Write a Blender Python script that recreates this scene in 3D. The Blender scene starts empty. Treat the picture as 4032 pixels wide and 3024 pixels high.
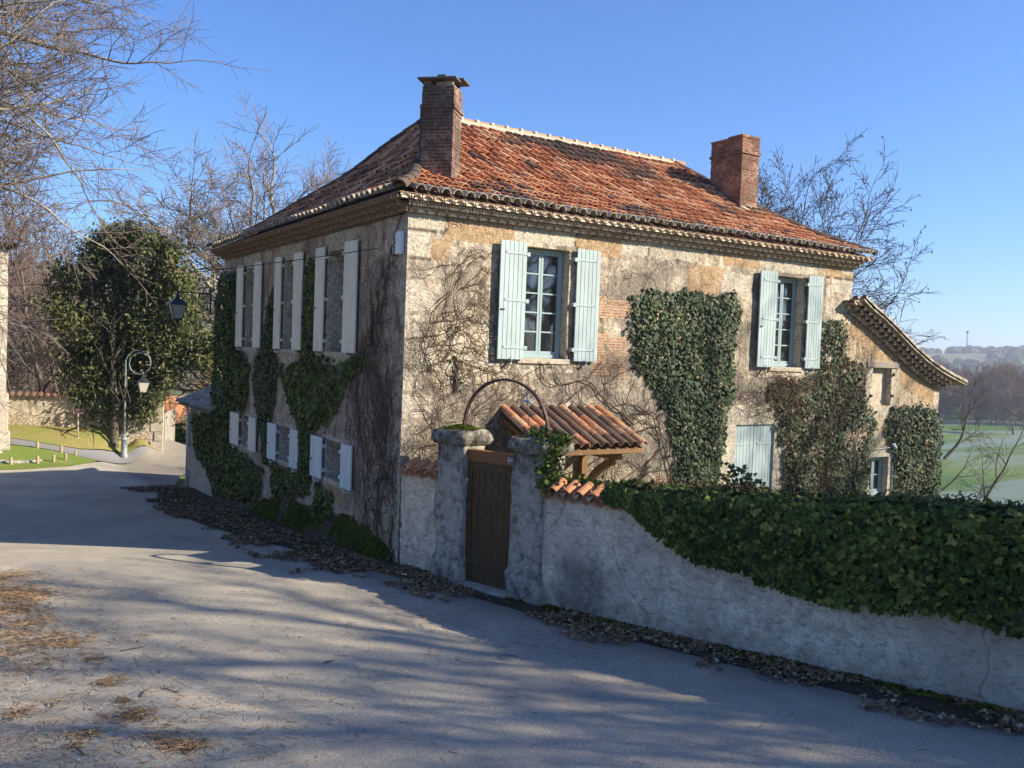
import bpy, bmesh, math, random
import numpy as np
from mathutils import Vector, noise as mnoise

random.seed(7); RNG = np.random.default_rng(7)
scene = bpy.context.scene
C = scene.collection
# ------------------------------------------------------------------ camera
YAW, PITCH, ROLL = math.radians(32.463), math.radians(-2.12), math.radians(2.096)
CAM = Vector((-6.374, -13.414, 0.141))
cd = bpy.data.cameras.new('camera'); cam = bpy.data.objects.new('camera', cd); C.objects.link(cam)
fw = Vector((math.sin(YAW)*math.cos(PITCH), math.cos(YAW)*math.cos(PITCH), math.sin(PITCH)))
rt = Vector((math.cos(YAW), -math.sin(YAW), 0)); up = rt.cross(fw)
r2 = rt*math.cos(ROLL) + up*math.sin(ROLL); u2 = -rt*math.sin(ROLL) + up*math.cos(ROLL)
from mathutils import Matrix
M = Matrix((( r2.x, u2.x, -fw.x, CAM.x), (r2.y, u2.y, -fw.y, CAM.y), (r2.z, u2.z, -fw.z, CAM.z), (0, 0, 0, 1)))
cam.matrix_world = M
cd.sensor_width = 36.0; cd.lens = 36.0*3473/4032; cd.clip_end = 12000; cd.clip_start = 0.05
scene.camera = cam
# ------------------------------------------------------------------ sky and sun
SUN_T = math.radians(32.463 + 101.0)      # compass angle from +y, clockwise
SUN_E = math.radians(29.0)
w = bpy.data.worlds.new('World'); scene.world = w; w.use_nodes = True
nt = w.node_tree; nt.nodes.clear()
sky = nt.nodes.new('ShaderNodeTexSky'); sky.sky_type = 'NISHITA'; sky.sun_disc = False
sky.sun_elevation = SUN_E; sky.sun_rotation = SUN_T; sky.altitude = 100; sky.air_density = 1.0; sky.dust_density = 0.15; sky.ozone_density = 9.0
bg = nt.nodes.new('ShaderNodeBackground'); bg.inputs[1].default_value = 0.095
wo = nt.nodes.new('ShaderNodeOutputWorld')
mx = nt.nodes.new('ShaderNodeMix'); mx.data_type = 'RGBA'; mx.blend_type = 'MULTIPLY'; mx.inputs[0].default_value = 1.0; mx.inputs[7].default_value = (.86, .90, 1.0, 1)
nt.links.new(sky.outputs[0], mx.inputs[6]); nt.links.new(mx.outputs[2], bg.inputs[0]); nt.links.new(bg.outputs[0], wo.inputs[0])
sd = bpy.data.lights.new('sun', 'SUN'); sd.energy = 5.0; sd.angle = math.radians(0.53); sd.color = (1.0, 0.875, 0.705)
sun = bpy.data.objects.new('sun', sd); C.objects.link(sun)
sdir = Vector((math.sin(SUN_T)*math.cos(SUN_E), math.cos(SUN_T)*math.cos(SUN_E), math.sin(SUN_E)))
sun.rotation_euler = sdir.to_track_quat('Z', 'Y').to_euler(); sun.location = (20, -20, 40)
scene.view_settings.view_transform = 'Standard'; scene.view_settings.look = 'None'
scene.view_settings.exposure = 1.2; scene.view_settings.gamma = 1.0
scene.render.engine = 'CYCLES'
cy = scene.cycles; cy.max_bounces = 6; cy.diffuse_bounces = 3; cy.glossy_bounces = 3; cy.transmission_bounces = 4; cy.transparent_max_bounces = 8; cy.volume_bounces = 0

# ------------------------------------------------------------------ helpers
def tag(o, label=None, cat=None, group=None, kind=None):
    if label: o['label'] = label
    if cat: o['category'] = cat
    if group: o['group'] = group
    if kind: o['kind'] = kind
    return o
def thing(name, label, cat, loc=(0, 0, 0), rz=0.0, group=None):
    o = bpy.data.objects.new(name, None); C.objects.link(o); o.location = loc; o.rotation_euler = (0, 0, rz)
    o.empty_display_size = 0.2
    return tag(o, label, cat, group)
def mesh_obj(name, me, mat=None, parent=None):
    o = bpy.data.objects.new(name, me); C.objects.link(o)
    if mat is not None:
        for m in (mat if isinstance(mat, (list, tuple)) else [mat]): me.materials.append(m)
    if parent is not None: o.parent = parent
    return o
class MB:
    """mesh builder in plain lists; boxes, quads, tubes"""
    def __init__(s): s.v = []; s.f = []; s.smooth = []; s.a = []
    def add(s, vs, fs, smooth=False, att=0.5):
        b = len(s.v); s.v += [tuple(p) for p in vs]; s.f += [tuple(b+i for i in f) for f in fs]
        s.smooth += [smooth]*len(fs); s.a += [att]*len(vs)
    def box(s, lo, hi, F=None, att=0.5):
        x0, y0, z0 = lo; x1, y1, z1 = hi
        vs = [(x0,y0,z0),(x1,y0,z0),(x1,y1,z0),(x0,y1,z0),(x0,y0,z1),(x1,y0,z1),(x1,y1,z1),(x0,y1,z1)]
        if F: vs = [F(*p) for p in vs]
        s.add(vs, [(0,3,2,1),(4,5,6,7),(0,1,5,4),(1,2,6,5),(2,3,7,6),(3,0,4,7)], att=att)
    def quad(s, a, b, c, d, att=0.5): s.add([a, b, c, d], [(0, 1, 2, 3)], att=att)
    def tube(s, pts, rad, n=6, caps=True, att=0.5, smooth=True):
        pts = [Vector(p) for p in pts]; m = len(pts)
        if not isinstance(rad, (list, tuple)): rad = [rad]*m
        vs = []; ref = None
        for i, p in enumerate(pts):
            t = (pts[min(i+1, m-1)] - pts[max(i-1, 0)]).normalized()
            if ref is None: ref = Vector((0, 0, 1)) if abs(t.z) < 0.9 else Vector((1, 0, 0))
            a = t.cross(ref).normalized(); b = t.cross(a).normalized(); ref = -b if False else ref
            for k in range(n):
                th = 2*math.pi*k/n; vs.append(p + (a*math.cos(th) + b*math.sin(th))*rad[i])
        fs = [(i*n+k, i*n+(k+1) % n, (i+1)*n+(k+1) % n, (i+1)*n+k) for i in range(m-1) for k in range(n)]
        if caps: fs += [tuple(range(n))[::-1], tuple((m-1)*n+k for k in range(n))]
        s.add(vs, fs, smooth, att)
    def lathe(s, prof, c=(0, 0, 0), n=12, att=0.5, smooth=True):
        vs = [(c[0]+r*math.cos(2*math.pi*k/n), c[1]+r*math.sin(2*math.pi*k/n), c[2]+z) for r, z in prof for k in range(n)]
        fs = [(i*n+k, i*n+(k+1) % n, (i+1)*n+(k+1) % n, (i+1)*n+k) for i in range(len(prof)-1) for k in range(n)]
        s.add(vs, fs, smooth, att)
    def build(s, name, mat=None, parent=None, bevel=0):
        me = bpy.data.meshes.new(name); me.from_pydata(s.v, [], s.f)
        me.polygons.foreach_set('use_smooth', s.smooth)
        at = me.attributes.new('rnd', 'FLOAT', 'POINT'); at.data.foreach_set('value', np.array(s.a, dtype=np.float32))
        me.update()
        o = mesh_obj(name, me, mat, parent)
        if bevel:
            b = o.modifiers.new('bevel', 'BEVEL'); b.width = bevel; b.segments = 2; b.limit_method = 'ANGLE'
        return o
def np_mesh(name, verts, faces, mat, parent=None, rnd=None, smooth=False, extra=None):
    """verts (n,3); faces (m,k) same k"""
    me = bpy.data.meshes.new(name); verts = np.asarray(verts, np.float32); faces = np.asarray(faces, np.int32)
    me.vertices.add(len(verts)); me.vertices.foreach_set('co', verts.ravel())
    k = faces.shape[1]; me.loops.add(faces.size); me.loops.foreach_set('vertex_index', faces.ravel())
    me.polygons.add(len(faces)); me.polygons.foreach_set('loop_start', np.arange(0, faces.size, k, dtype=np.int32))
    me.polygons.foreach_set('loop_total', np.full(len(faces), k, np.int32)); 
    me.polygons.foreach_set('use_smooth', np.full(len(faces), smooth))
    me.update(calc_edges=True)
    if rnd is not None:
        at = me.attributes.new('rnd', 'FLOAT', 'POINT'); at.data.foreach_set('value', np.asarray(rnd, np.float32))
    for nm, arr in (extra or {}).items():
        at = me.attributes.new(nm, 'FLOAT', 'POINT'); at.data.foreach_set('value', np.asarray(arr, np.float32))
    return mesh_obj(name, me, mat, parent)

def vnoise(P, sc, seed=0.0, oct_=3):
    """fractal value noise, P (n,3) -> (n,) in about -1..1"""
    out = np.zeros(len(P)); amp = 1.0; tot = 0; Q = np.asarray(P, float)*sc + seed
    for o in range(oct_):
        i = np.floor(Q).astype(np.int64); f = Q - i; f = f*f*(3-2*f); r = 0
        for dx in (0, 1):
            for dy in (0, 1):
                for dz in (0, 1):
                    h = (i[:, 0]+dx)*374761393 + (i[:, 1]+dy)*668265263 + (i[:, 2]+dz)*2147483647
                    h = (h ^ (h >> 13))*1274126177; h = (h ^ (h >> 16)) & 0xffffff
                    wgt = (f[:, 0] if dx else 1-f[:, 0])*(f[:, 1] if dy else 1-f[:, 1])*(f[:, 2] if dz else 1-f[:, 2])
                    r = r + wgt*(h/0xffffff)
        out += amp*(r*2-1); tot += amp; amp *= 0.5; Q = Q*2.03 + 17.3
    return out/tot
def sstep(a, b, x): t = np.clip((x-a)/(b-a), 0, 1); return t*t*(3-2*t)

# ------------------------------------------------------------------ material DSL
class NT:
    def __init__(s, name):
        s.m = bpy.data.materials.new(name); s.m.use_nodes = True; s.t = s.m.node_tree; s.t.nodes.clear()
        s.out = s.t.nodes.new('ShaderNodeOutputMaterial'); s.b = s.t.nodes.new('ShaderNodeBsdfPrincipled')
        s.t.links.new(s.b.outputs[0], s.out.inputs[0]); s.b.inputs['Roughness'].default_value = 0.85
        s.b.inputs['Specular IOR Level'].default_value = 0.25
        tc = s.t.nodes.new('ShaderNodeTexCoord'); s.P = tc.outputs['Object']
    def n(s, t): return s.t.nodes.new(t)
    def _in(s, sock, v):
        if hasattr(v, 'is_linked'): s.t.links.new(v, sock)
        elif v is not None:
            if isinstance(v, (tuple, list)) and len(v) == 3 and len(sock.default_value) == 4: v = (*v, 1)
            sock.default_value = v
    def map(s, scale, loc=(0, 0, 0), rot=(0, 0, 0), vec=None):
        m = s.n('ShaderNodeMapping'); s._in(m.inputs[0], vec or s.P)
        m.inputs[1].default_value = loc; m.inputs[2].default_value = rot
        m.inputs[3].default_value = scale if isinstance(scale, (tuple, list)) else (scale,)*3
        return m.outputs[0]
    def noise(s, sc, detail=6, rough=0.6, vec=None, dist=0.0):
        n = s.n('ShaderNodeTexNoise'); s._in(n.inputs['Vector'], vec or s.P)
        n.inputs['Scale'].default_value = sc; n.inputs['Detail'].default_value = detail; n.inputs['Roughness'].default_value = rough; n.inputs['Distortion'].default_value = dist
        return n.outputs[0]
    def noisec(s, sc, vec=None):
        n = s.n('ShaderNodeTexNoise'); s._in(n.inputs['Vector'], vec or s.P); n.inputs['Scale'].default_value = sc; n.inputs['Detail'].default_value = 3
        return n.outputs[1]
    def vor(s, sc, feat='F1', vec=None, out=0, rand=1.0):
        n = s.n('ShaderNodeTexVoronoi'); n.feature = feat; s._in(n.inputs['Vector'], vec or s.P); n.inputs['Scale'].default_value = sc; n.inputs['Randomness'].default_value = rand
        return n.outputs[out]
    def ramp(s, v, stops, interp='LINEAR'):
        n = s.n('ShaderNodeValToRGB'); s._in(n.inputs[0], v); r = n.color_ramp; r.interpolation = interp
        while len(r.elements) < len(stops): r.elements.new(0.5)
        for e, (p, c) in zip(r.elements, stops):
            e.position = p; e.color = (*c, 1) if isinstance(c, (tuple, list)) else (c, c, c, 1)
        return n.outputs[0]
    def math(s, op, a, b=None, clamp=False):
        n = s.n('ShaderNodeMath'); n.operation = op; n.use_clamp = clamp; s._in(n.inputs[0], a)
        if b is not None: s._in(n.inputs[1], b)
        return n.outputs[0]
    def mix(s, f, a, b, mode='MIX'):
        n = s.n('ShaderNodeMix'); n.data_type = 'RGBA'; n.blend_type = mode; n.clamp_factor = True
        s._in(n.inputs[0], f); s._in(n.inputs[6], a); s._in(n.inputs[7], b); return n.outputs[2]
    def attr(s, name):
        n = s.n('ShaderNodeAttribute'); n.attribute_name = name; return n.outputs['Fac']
    def warp(s, amt, sc, vec=None):
        n = s.n('ShaderNodeVectorMath'); n.operation = 'MULTIPLY_ADD'; c = s.noisec(sc, vec)
        s._in(n.inputs[0], c); n.inputs[1].default_value = (amt,)*3; s._in(n.inputs[2], vec or s.P); return n.outputs[0]
    def bump(s, h, strength=0.5, dist=0.02, normal=None):
        n = s.n('ShaderNodeBump'); n.inputs['Strength'].default_value = strength; n.inputs['Distance'].default_value = dist
        s._in(n.inputs['Height'], h)
        if normal is not None: s.t.links.new(normal, n.inputs['Normal'])
        return n.outputs[0]
    def done(s, col=None, rough=None, normal=None, spec=None, **kw):
        if col is not None: s._in(s.b.inputs['Base Color'], col)
        if rough is not None: s._in(s.b.inputs['Roughness'], rough)
        if normal is not None: s.t.links.new(normal, s.b.inputs['Normal'])
        if spec is not None: s.b.inputs['Specular IOR Level'].default_value = spec
        for k, v in kw.items(): s._in(s.b.inputs[k.replace('_', ' ')], v)
        return s.m
def hexc(h):
    r = [int(h[i:i+2], 16)/255 for i in (0, 2, 4)]
    return tuple((x/12.92 if x < 0.04045 else ((x+0.055)/1.055)**2.4) for x in r)

MT = {}
def make_materials():
    # plaster over rubble, driven by painted region attributes: brick, ochre, cream, dark, rubble
    def wallmat(name, base, pale, grey, speck):
        t = NT(name); w1 = t.warp(0.25, 2.0)
        big = t.noise(0.9, 5, 0.65, dist=0.6); mid = t.noise(4.5, 8, 0.72); fine = t.noise(26, 8, 0.75)
        strk = t.noise(3.0, 6, 0.7, vec=t.map((1.5, 1.5, 0.35)))
        col = t.mix(t.ramp(mid, [(0.42, 0), (0.57, 1)]), base, pale)
        col = t.mix(t.ramp(t.math('ADD', t.math('MULTIPLY', big, .6), t.math('MULTIPLY', t.noise(7, 9, 0.8, dist=1.0), .4)), [(0.46, 0), (0.55, 0.9)]), col, grey)
        col = t.mix(t.ramp(strk, [(0.52, 0), (0.62, 0.75)]), col, tuple(c*0.42 for c in grey))
        # rubble stones
        vv = t.warp(0.22, 5.0)
        cell = t.vor(6.5, 'F1', vv, 1); dist = t.vor(6.5, 'DISTANCE_TO_EDGE', vv, 0)
        stone = t.mix(t.ramp(t.math('MULTIPLY', cell, 1.0), [(0.1, 0), (0.9, 1)]), (0.50, 0.40, 0.25), (0.62, 0.56, 0.44))
        stone = t.mix(t.ramp(fine, [(0.35, 0.6), (0.6, 0)]), stone, grey)
        stone = t.mix(t.ramp(dist, [(0.0, 0.75), (0.05, 0)]), stone, (0.19, 0.15, 0.105))
        rub = t.attr('rubble'); rubm = t.ramp(t.math('ADD', rub, t.math('MULTIPLY', t.math('SUBTRACT', mid, 0.5), 1.1)), [(0.45, 0), (0.62, 1)])
        col = t.mix(rubm, col, stone)
        # ochre render
        och = t.mix(t.ramp(mid, [(0.35, 0), (0.65, 1)]), (0.32, 0.215, 0.12), (0.48, 0.355, 0.22))
        om = t.ramp(t.math('ADD', t.attr('ochre'), t.math('MULTIPLY', t.math('SUBTRACT', mid, 0.5), 0.9)), [(0.45, 0), (0.58, 1)])
        col = t.mix(om, col, och)
        # dressed blocks
        cre = t.mix(t.ramp(fine, [(0.3, 0), (0.7, 1)]), (0.42, 0.36, 0.27), (0.66, 0.60, 0.47))
        cre = t.mix(t.ramp(mid, [(0.45, 0), (0.72, 0.7)]), cre, (0.30, 0.28, 0.24))
        cm = t.ramp(t.math('ADD', t.attr('cream'), t.math('MULTIPLY', t.math('SUBTRACT', mid, 0.5), 0.6)), [(0.46, 0), (0.54, 1)])
        col = t.mix(cm, col, cre)
        # brick patches
        br = t.n('ShaderNodeTexBrick'); sw = t.n('ShaderNodeCombineXYZ'); sp = t.n('ShaderNodeSeparateXYZ')
        t._in(sp.inputs[0], t.warp(0.03, 6.0)); sxy = t.math('ADD', sp.outputs[0], sp.outputs[1])
        t._in(sw.inputs[0], sxy); t._in(sw.inputs[1], sp.outputs[2]); t._in(br.inputs[0], sw.outputs[0])
        br.inputs['Color1'].default_value = (0.36, 0.13, 0.06, 1); br.inputs['Color2'].default_value = (0.50, 0.24, 0.12, 1); br.inputs['Mortar'].default_value = (0.46, 0.38, 0.27, 1)
        br.inputs['Scale'].default_value = 1.0; br.inputs['Mortar Size'].default_value = 0.014; br.inputs['Brick Width'].default_value = 0.26; br.inputs['Row Height'].default_value = 0.055
        bm = t.ramp(t.math('ADD', t.attr('brick'), t.math('MULTIPLY', t.math('SUBTRACT', mid, 0.5), 1.6)), [(0.48, 0), (0.62, 1)])
        bcol = t.mix(t.ramp(fine, [(0.3, 0.5), (0.6, 0)]), br.outputs[0], (0.45, 0.36, 0.26))
        col = t.mix(bm, col, bcol)
        # specks, cracks, stains
        sv = t.vor(15, 'F1', t.warp(0.1, 9.0), 0)
        col = t.mix(t.math('MULTIPLY', t.ramp(sv, [(0.10, 1), (0.22, 0)]), speck), col, (0.66, 0.60, 0.48))
        ck = t.vor(1.6, 'DISTANCE_TO_EDGE', t.warp(0.5, 2.5), 0)
        ckm = t.math('MULTIPLY', t.ramp(ck, [(0.0, 1), (0.012, 0)]), t.ramp(big, [(0.48, 0), (0.55, 0.8)]))
        col = t.mix(ckm, col, (0.06, 0.045, 0.035))
        col = t.mix(t.math('MULTIPLY', t.attr('dark'), t.ramp(fine, [(0.25, 1), (0.72, 0.3)])), col, (0.085, 0.075, 0.06))
        col = t.mix(t.math('MULTIPLY', t.attr('joint'), 0.8), col, (0.10, 0.08, 0.06))
        col = t.mix(t.ramp(fine, [(0.30, 0.45), (0.46, 0)]), col, (0.09, 0.08, 0.07))
        gr = t.ramp(t.noise(13, 10, 0.88), [(0.41, 0.62), (0.5, 0.98), (0.58, 1.28)]); col = t.mix(1.0, col, gr, 'MULTIPLY')
        h = t.math('ADD', t.math('MULTIPLY', mid, 0.8), t.math('MULTIPLY', fine, 0.6))
        h = t.math('ADD', h, t.math('MULTIPLY', t.math('MULTIPLY', t.ramp(dist, [(0, 0), (0.12, 1)]), rubm), 0.7))
        h = t.math('SUBTRACT', h, t.math('MULTIPLY', ckm, 0.5)); h = t.math('SUBTRACT', h, t.attr('joint'))
        return t.done(col, 0.92, t.bump(h, 1.0, 0.055), 0.1)
    MT['front'] = wallmat('front_masonry', (0.34, 0.28, 0.20), (0.64, 0.555, 0.42), (0.25, 0.215, 0.175), 0.6)
    MT['side'] = wallmat('side_masonry', (0.42, 0.305, 0.22), (0.62, 0.50, 0.375), (0.33, 0.265, 0.205), 0.7)
    MT['wing'] = wallmat('wing_masonry', (0.47, 0.365, 0.235), (0.56, 0.465, 0.33), (0.38, 0.32, 0.24), 0.3)
    MT['church'] = wallmat('church_masonry', (0.60, 0.53, 0.40), (0.68, 0.63, 0.52), (0.55, 0.50, 0.40), 0.2)
    MT['boundary'] = wallmat('boundary_masonry', (0.56, 0.47, 0.33), (0.68, 0.60, 0.45), (0.48, 0.42, 0.32), 0.2)
    # garden wall render: pale scraped mortar
    t = NT('garden_wall_render'); mid = t.noise(5, 10, 0.85, dist=.2); fine = t.noise(30, 8, 0.8); big = t.noise(0.8, 5, 0.6)
    sc = t.noise(9, 8, 0.8, vec=t.map((1, 1, 2.2), rot=(0.5, 0.4, 0)), dist=.25)
    col = t.mix(t.ramp(mid, [(0.41, 0), (0.58, 1)]), (0.50, 0.42, 0.31), (0.86, 0.75, 0.58))
    col = t.mix(t.ramp(big, [(0.45, 0), (0.65, 0.6)]), col, (0.42, 0.36, 0.28))
    col = t.mix(t.ramp(sc, [(0.40, 0.7), (0.48, 0)]), col, (0.26, 0.225, 0.18))
    col = t.mix(t.math('MULTIPLY', t.attr('dark'), t.ramp(mid, [(0.3, 1), (0.75, 0.35)])), col, (0.10, 0.09, 0.08))
    col = t.mix(t.math('MULTIPLY', t.attr('ochre'), t.ramp(sc, [(0.3, 0.9), (0.7, 0.2)])), col, (0.36, 0.26, 0.15))
    ck = t.vor(0.2, 'DISTANCE_TO_EDGE', t.warp(0.5, 2.6), 0)
    col = t.mix(t.ramp(ck, [(0.0, 0.5), (0.0016, 0)]), col, (0.05, 0.045, 0.04))
    h = t.math('ADD', t.math('MULTIPLY', sc, 0.6), t.math('MULTIPLY', fine, 0.5))
    MT['gwall'] = t.done(col, 0.93, t.bump(h, 0.8, 0.025), 0.1)
    # lichen stone pillars
    t = NT('lichen_stone'); mid = t.noise(6, 9, 0.78); fine = t.noise(30, 8, 0.8); big = t.noise(2.2, 6, 0.7)
    col = t.mix(t.ramp(mid, [(0.42, 0), (0.57, 1)]), (0.17, 0.15, 0.12), (0.50, 0.46, 0.38))
    col = t.mix(t.ramp(big, [(0.44, 0), (0.60, 0.9)]), col, (0.50, 0.46, 0.36))
    col = t.mix(t.math('MULTIPLY', t.attr('dark'), t.ramp(mid, [(0.40, 1), (0.60, 0.35)])), col, (0.045, 0.04, 0.032))
    col = t.mix(t.ramp(t.noise(14, 6, 0.8), [(0.60, 0), (0.68, 0.8)]), col, (0.62, 0.61, 0.56))
    col = t.mix(t.ramp(t.noise(17, 6, 0.8, vec=t.map(1, loc=(3, 2, 1))), [(0.64, 0), (0.70, 0.8)]), col, (0.30, 0.26, 0.06))
    MT['pillar'] = t.done(col, 0.95, t.bump(t.math('ADD', mid, fine), 0.9, 0.03), 0.1)
    # brick for chimneys
    def brick(name, c1, c2, mort, soot, rot):
        t = NT(name); br = t.n('ShaderNodeTexBrick'); sp = t.n('ShaderNodeSeparateXYZ'); cb = t.n('ShaderNodeCombineXYZ')
        t._in(sp.inputs[0], t.warp(0.022, 9.0, t.map(1, rot=(0, 0, rot))))
        t._in(cb.inputs[0], t.math('ADD', sp.outputs[0], sp.outputs[1])); t._in(cb.inputs[1], sp.outputs[2]); t._in(br.inputs[0], cb.outputs[0])
        br.inputs['Color1'].default_value = (*c1, 1); br.inputs['Color2'].default_value = (*c2, 1); br.inputs['Mortar'].default_value = (*mort, 1)
        br.inputs['Scale'].default_value = 1; br.inputs['Mortar Size'].default_value = 0.010; br.inputs['Brick Width'].default_value = 0.27; br.inputs['Row Height'].default_value = 0.062; br.inputs['Mortar Smooth'].default_value = 0.3
        mid = t.noise(7, 8, 0.75); fine = t.noise(30, 8, 0.8); big = t.noise(1.6, 5, 0.6)
        col = t.mix(t.ramp(fine, [(0.35, 0.55), (0.6, 0)]), br.outputs[0], tuple(c*0.4 for c in c1))
        col = t.mix(t.ramp(mid, [(0.50, 0), (0.56, 0.6)]), col, mort)
        col = t.mix(t.ramp(t.noise(16, 8, 0.8, vec=t.map(1, loc=(2, 7, 3))), [(0.56, 0), (0.62, 0.7)]), col, (0.50, 0.47, 0.42))
        col = t.mix(t.ramp(big, [(0.44, 0), (0.56, soot)]), col, (0.05, 0.042, 0.036))
        col = t.mix(t.ramp(t.noise(11, 5, 0.8, vec=t.map(1, loc=(5, 1, 0))), [(0.66, 0), (0.71, 0.8)]), col, (0.42, 0.34, 0.08))
        h = t.math('ADD', t.math('MULTIPLY', br.outputs[1], -1.0), t.math('MULTIPLY', fine, 0.8))
        return t.done(col, 0.93, t.bump(h, 0.9, 0.03), 0.1)
    MT['brick_dark'] = brick('sooty_brick', (0.16, 0.065, 0.04), (0.27, 0.115, 0.065), (0.36, 0.31, 0.25), 0.6, -math.pi/4)
    MT['brick_red'] = brick('red_brick', (0.20, 0.065, 0.038), (0.34, 0.125, 0.068), (0.42, 0.34, 0.26), 0.5, 0)
    # canal tiles
    t = NT('clay_tile'); r = t.attr('rnd'); fine = t.noise(16, 8, 0.78); big = t.noise(0.8, 4, 0.6); md = t.noise(3.5, 6, 0.7)
    col = t.ramp(r, [(0.0, (0.17, 0.070, 0.040)), (0.2, (0.31, 0.118, 0.056)), (0.45, (0.43, 0.175, 0.082)), (0.62, (0.52, 0.245, 0.12)), (0.75, (0.60, 0.36, 0.20)), (0.86, (0.28, 0.14, 0.09)), (0.93, (0.12, 0.075, 0.06)), (1.0, (0.06, 0.048, 0.042))], 'LINEAR')
    lich = t.math('ADD', t.math('MULTIPLY', fine, 0.6), t.math('MULTIPLY', md, 0.5))
    lich = t.math('ADD', lich, t.math('MULTIPLY', t.attr('lich'), 0.28))
    col = t.mix(t.ramp(lich, [(0.60, 0), (0.70, 0.85)]), col, (0.075, 0.06, 0.048))
    col = t.mix(t.ramp(t.noise(22, 5, 0.8), [(0.62, 0), (0.70, 0.55)]), col, (0.42, 0.38, 0.28))
    MT['tile'] = t.done(col, 0.85, t.bump(fine, 0.5, 0.01), 0.2)
    t = NT('lichen_tile'); fine = t.noise(20, 8, 0.78); md = t.noise(6, 6, 0.7)
    col = t.mix(t.ramp(md, [(0.4, 0), (0.6, 1)]), (0.22, 0.185, 0.14), (0.52, 0.46, 0.37))
    col = t.mix(t.ramp(fine, [(0.5, 0), (0.62, 0.8)]), col, (0.08, 0.07, 0.055)); col = t.mix(t.ramp(t.noise(9, 5, 0.7), [(0.6, 0), (0.68, 0.8)]), col, (0.24, 0.20, 0.05))
    MT['eave'] = t.done(col, 0.92, t.bump(fine, 0.6, 0.015), 0.1)
    t = NT('ridge_mortar'); fine = t.noise(14, 8, 0.78)
    MT['mortar'] = t.done(t.mix(t.ramp(fine, [(0.35, 0), (0.62, 1)]), (0.38, 0.30, 0.22), (0.60, 0.52, 0.43)), 0.9, t.bump(fine, 0.6, 0.015), 0.1)
    t = NT('cornice_mortar'); fine = t.noise(14, 8, 0.78); md = t.noise(2.2, 6, 0.7)
    c = t.mix(t.ramp(fine, [(0.38, 0), (0.58, 1)]), (0.54, 0.44, 0.32), (0.84, 0.74, 0.58)); c = t.mix(t.ramp(md, [(0.52, 0), (0.66, 0.7)]), c, (0.30, 0.21, 0.13))
    MT['cmortar'] = t.done(c, 0.9, t.bump(fine, 0.6, 0.015), 0.1)
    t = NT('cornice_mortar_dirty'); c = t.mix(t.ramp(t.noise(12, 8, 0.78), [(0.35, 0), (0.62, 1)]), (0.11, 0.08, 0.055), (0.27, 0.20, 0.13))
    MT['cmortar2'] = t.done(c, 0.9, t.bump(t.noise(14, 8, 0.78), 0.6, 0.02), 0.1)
    t = NT('cornice_tile'); fine = t.noise(20, 8, 0.78)
    MT['ctile'] = t.done(t.mix(t.ramp(fine, [(0.4, 0), (0.6, 1)]), (0.20, 0.13, 0.085), (0.44, 0.31, 0.21)), 0.9, None, 0.1)
    # paints, metals, wood
    def paint(name, c, v=0.12, rough=0.55, sc=5):
        t = NT(name); n1 = t.noise(sc, 6, 0.65, vec=t.map((1, 1, 0.25))); fine = t.noise(40, 5, 0.7)
        col = t.mix(t.ramp(n1, [(0.35, 0), (0.68, 1)]), tuple(x*(1-v) for x in c), tuple(min(1, x*(1+v*0.6)) for x in c))
        col = t.mix(t.ramp(t.noise(23, 6, 0.8, vec=t.map((1, 1, 0.4))), [(0.64, 0), (0.72, 0.35)]), col, tuple(x*0.6 for x in c))
        return t.done(col, rough, t.bump(fine, 0.15, 0.004), 0.3)
    MT['shutter'] = paint('pale_blue_paint', (0.335, 0.42, 0.42), 0.18)
    MT['shutter2'] = paint('shaded_side_paint_cream', (0.68, 0.65, 0.53), 0.14)  # shaded-side copy of the shutter paint, shade tone put into its colour
    MT['shutter3'] = paint('shaded_side_paint_blue', (0.56, 0.63, 0.61), 0.10)  # second shaded-side copy, its colour lifted against the shade there
    MT['frame'] = paint('window_frame_paint', (0.27, 0.36, 0.365), 0.06, 0.4)
    MT['white'] = paint('white_gate_paint', (0.40, 0.37, 0.31), 0.3)
    MT['box'] = paint('grey_plastic', (0.62, 0.66, 0.68), 0.03, 0.4)
    MT['stone'] = None
    t = NT('dressed_stone'); mid = t.noise(5, 8, 0.75); fine = t.noise(26, 8, 0.8)
    col = t.mix(t.ramp(mid, [(0.38, 0), (0.64, 1)]), (0.34, 0.29, 0.22), (0.54, 0.48, 0.37)); col = t.mix(t.ramp(fine, [(0.35, 0.5), (0.5, 0)]), col, (0.16, 0.14, 0.11))
    MT['stone'] = t.done(col, 0.92, t.bump(t.math('ADD', mid, fine), 0.6, 0.02), 0.1)
    t = NT('iron'); n1 = t.noise(14, 6, 0.7); MT['iron'] = t.done(t.mix(n1, (0.035, 0.022, 0.018), (0.09, 0.05, 0.038)), 0.6, None, 0.4, Metallic=0.3)
    t = NT('dark_metal'); MT['dmetal'] = t.done((0.03, 0.033, 0.036), 0.45, None, 0.5, Metallic=0.4)
    t = NT('lamp_post_paint'); n1 = t.noise(9, 6, 0.75, vec=t.map((1, 1, .3)))
    MT['post'] = t.done(t.mix(t.ramp(n1, [(0.4, 0), (0.62, 1)]), (0.10, 0.135, 0.14), (0.28, 0.30, 0.29)), 0.55, None, 0.4)
    t = NT('galvanised'); MT['galv'] = t.done((0.42, 0.46, 0.52), 0.45, None, 0.5, Metallic=0.3)
    t = NT('capstone'); MT['cap'] = t.done(t.mix(t.noise(12, 6, .8), (0.05, 0.05, 0.045), (0.17, 0.16, 0.14)), .9)
    t = NT('lamp_glass'); MT['lglass'] = t.done((0.45, 0.42, 0.34), 0.25, None, 0.5)
    t = NT('sign_red'); MT['sred'] = t.done((0.13, 0.006, 0.018), 0.35, None, 0.5)
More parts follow.
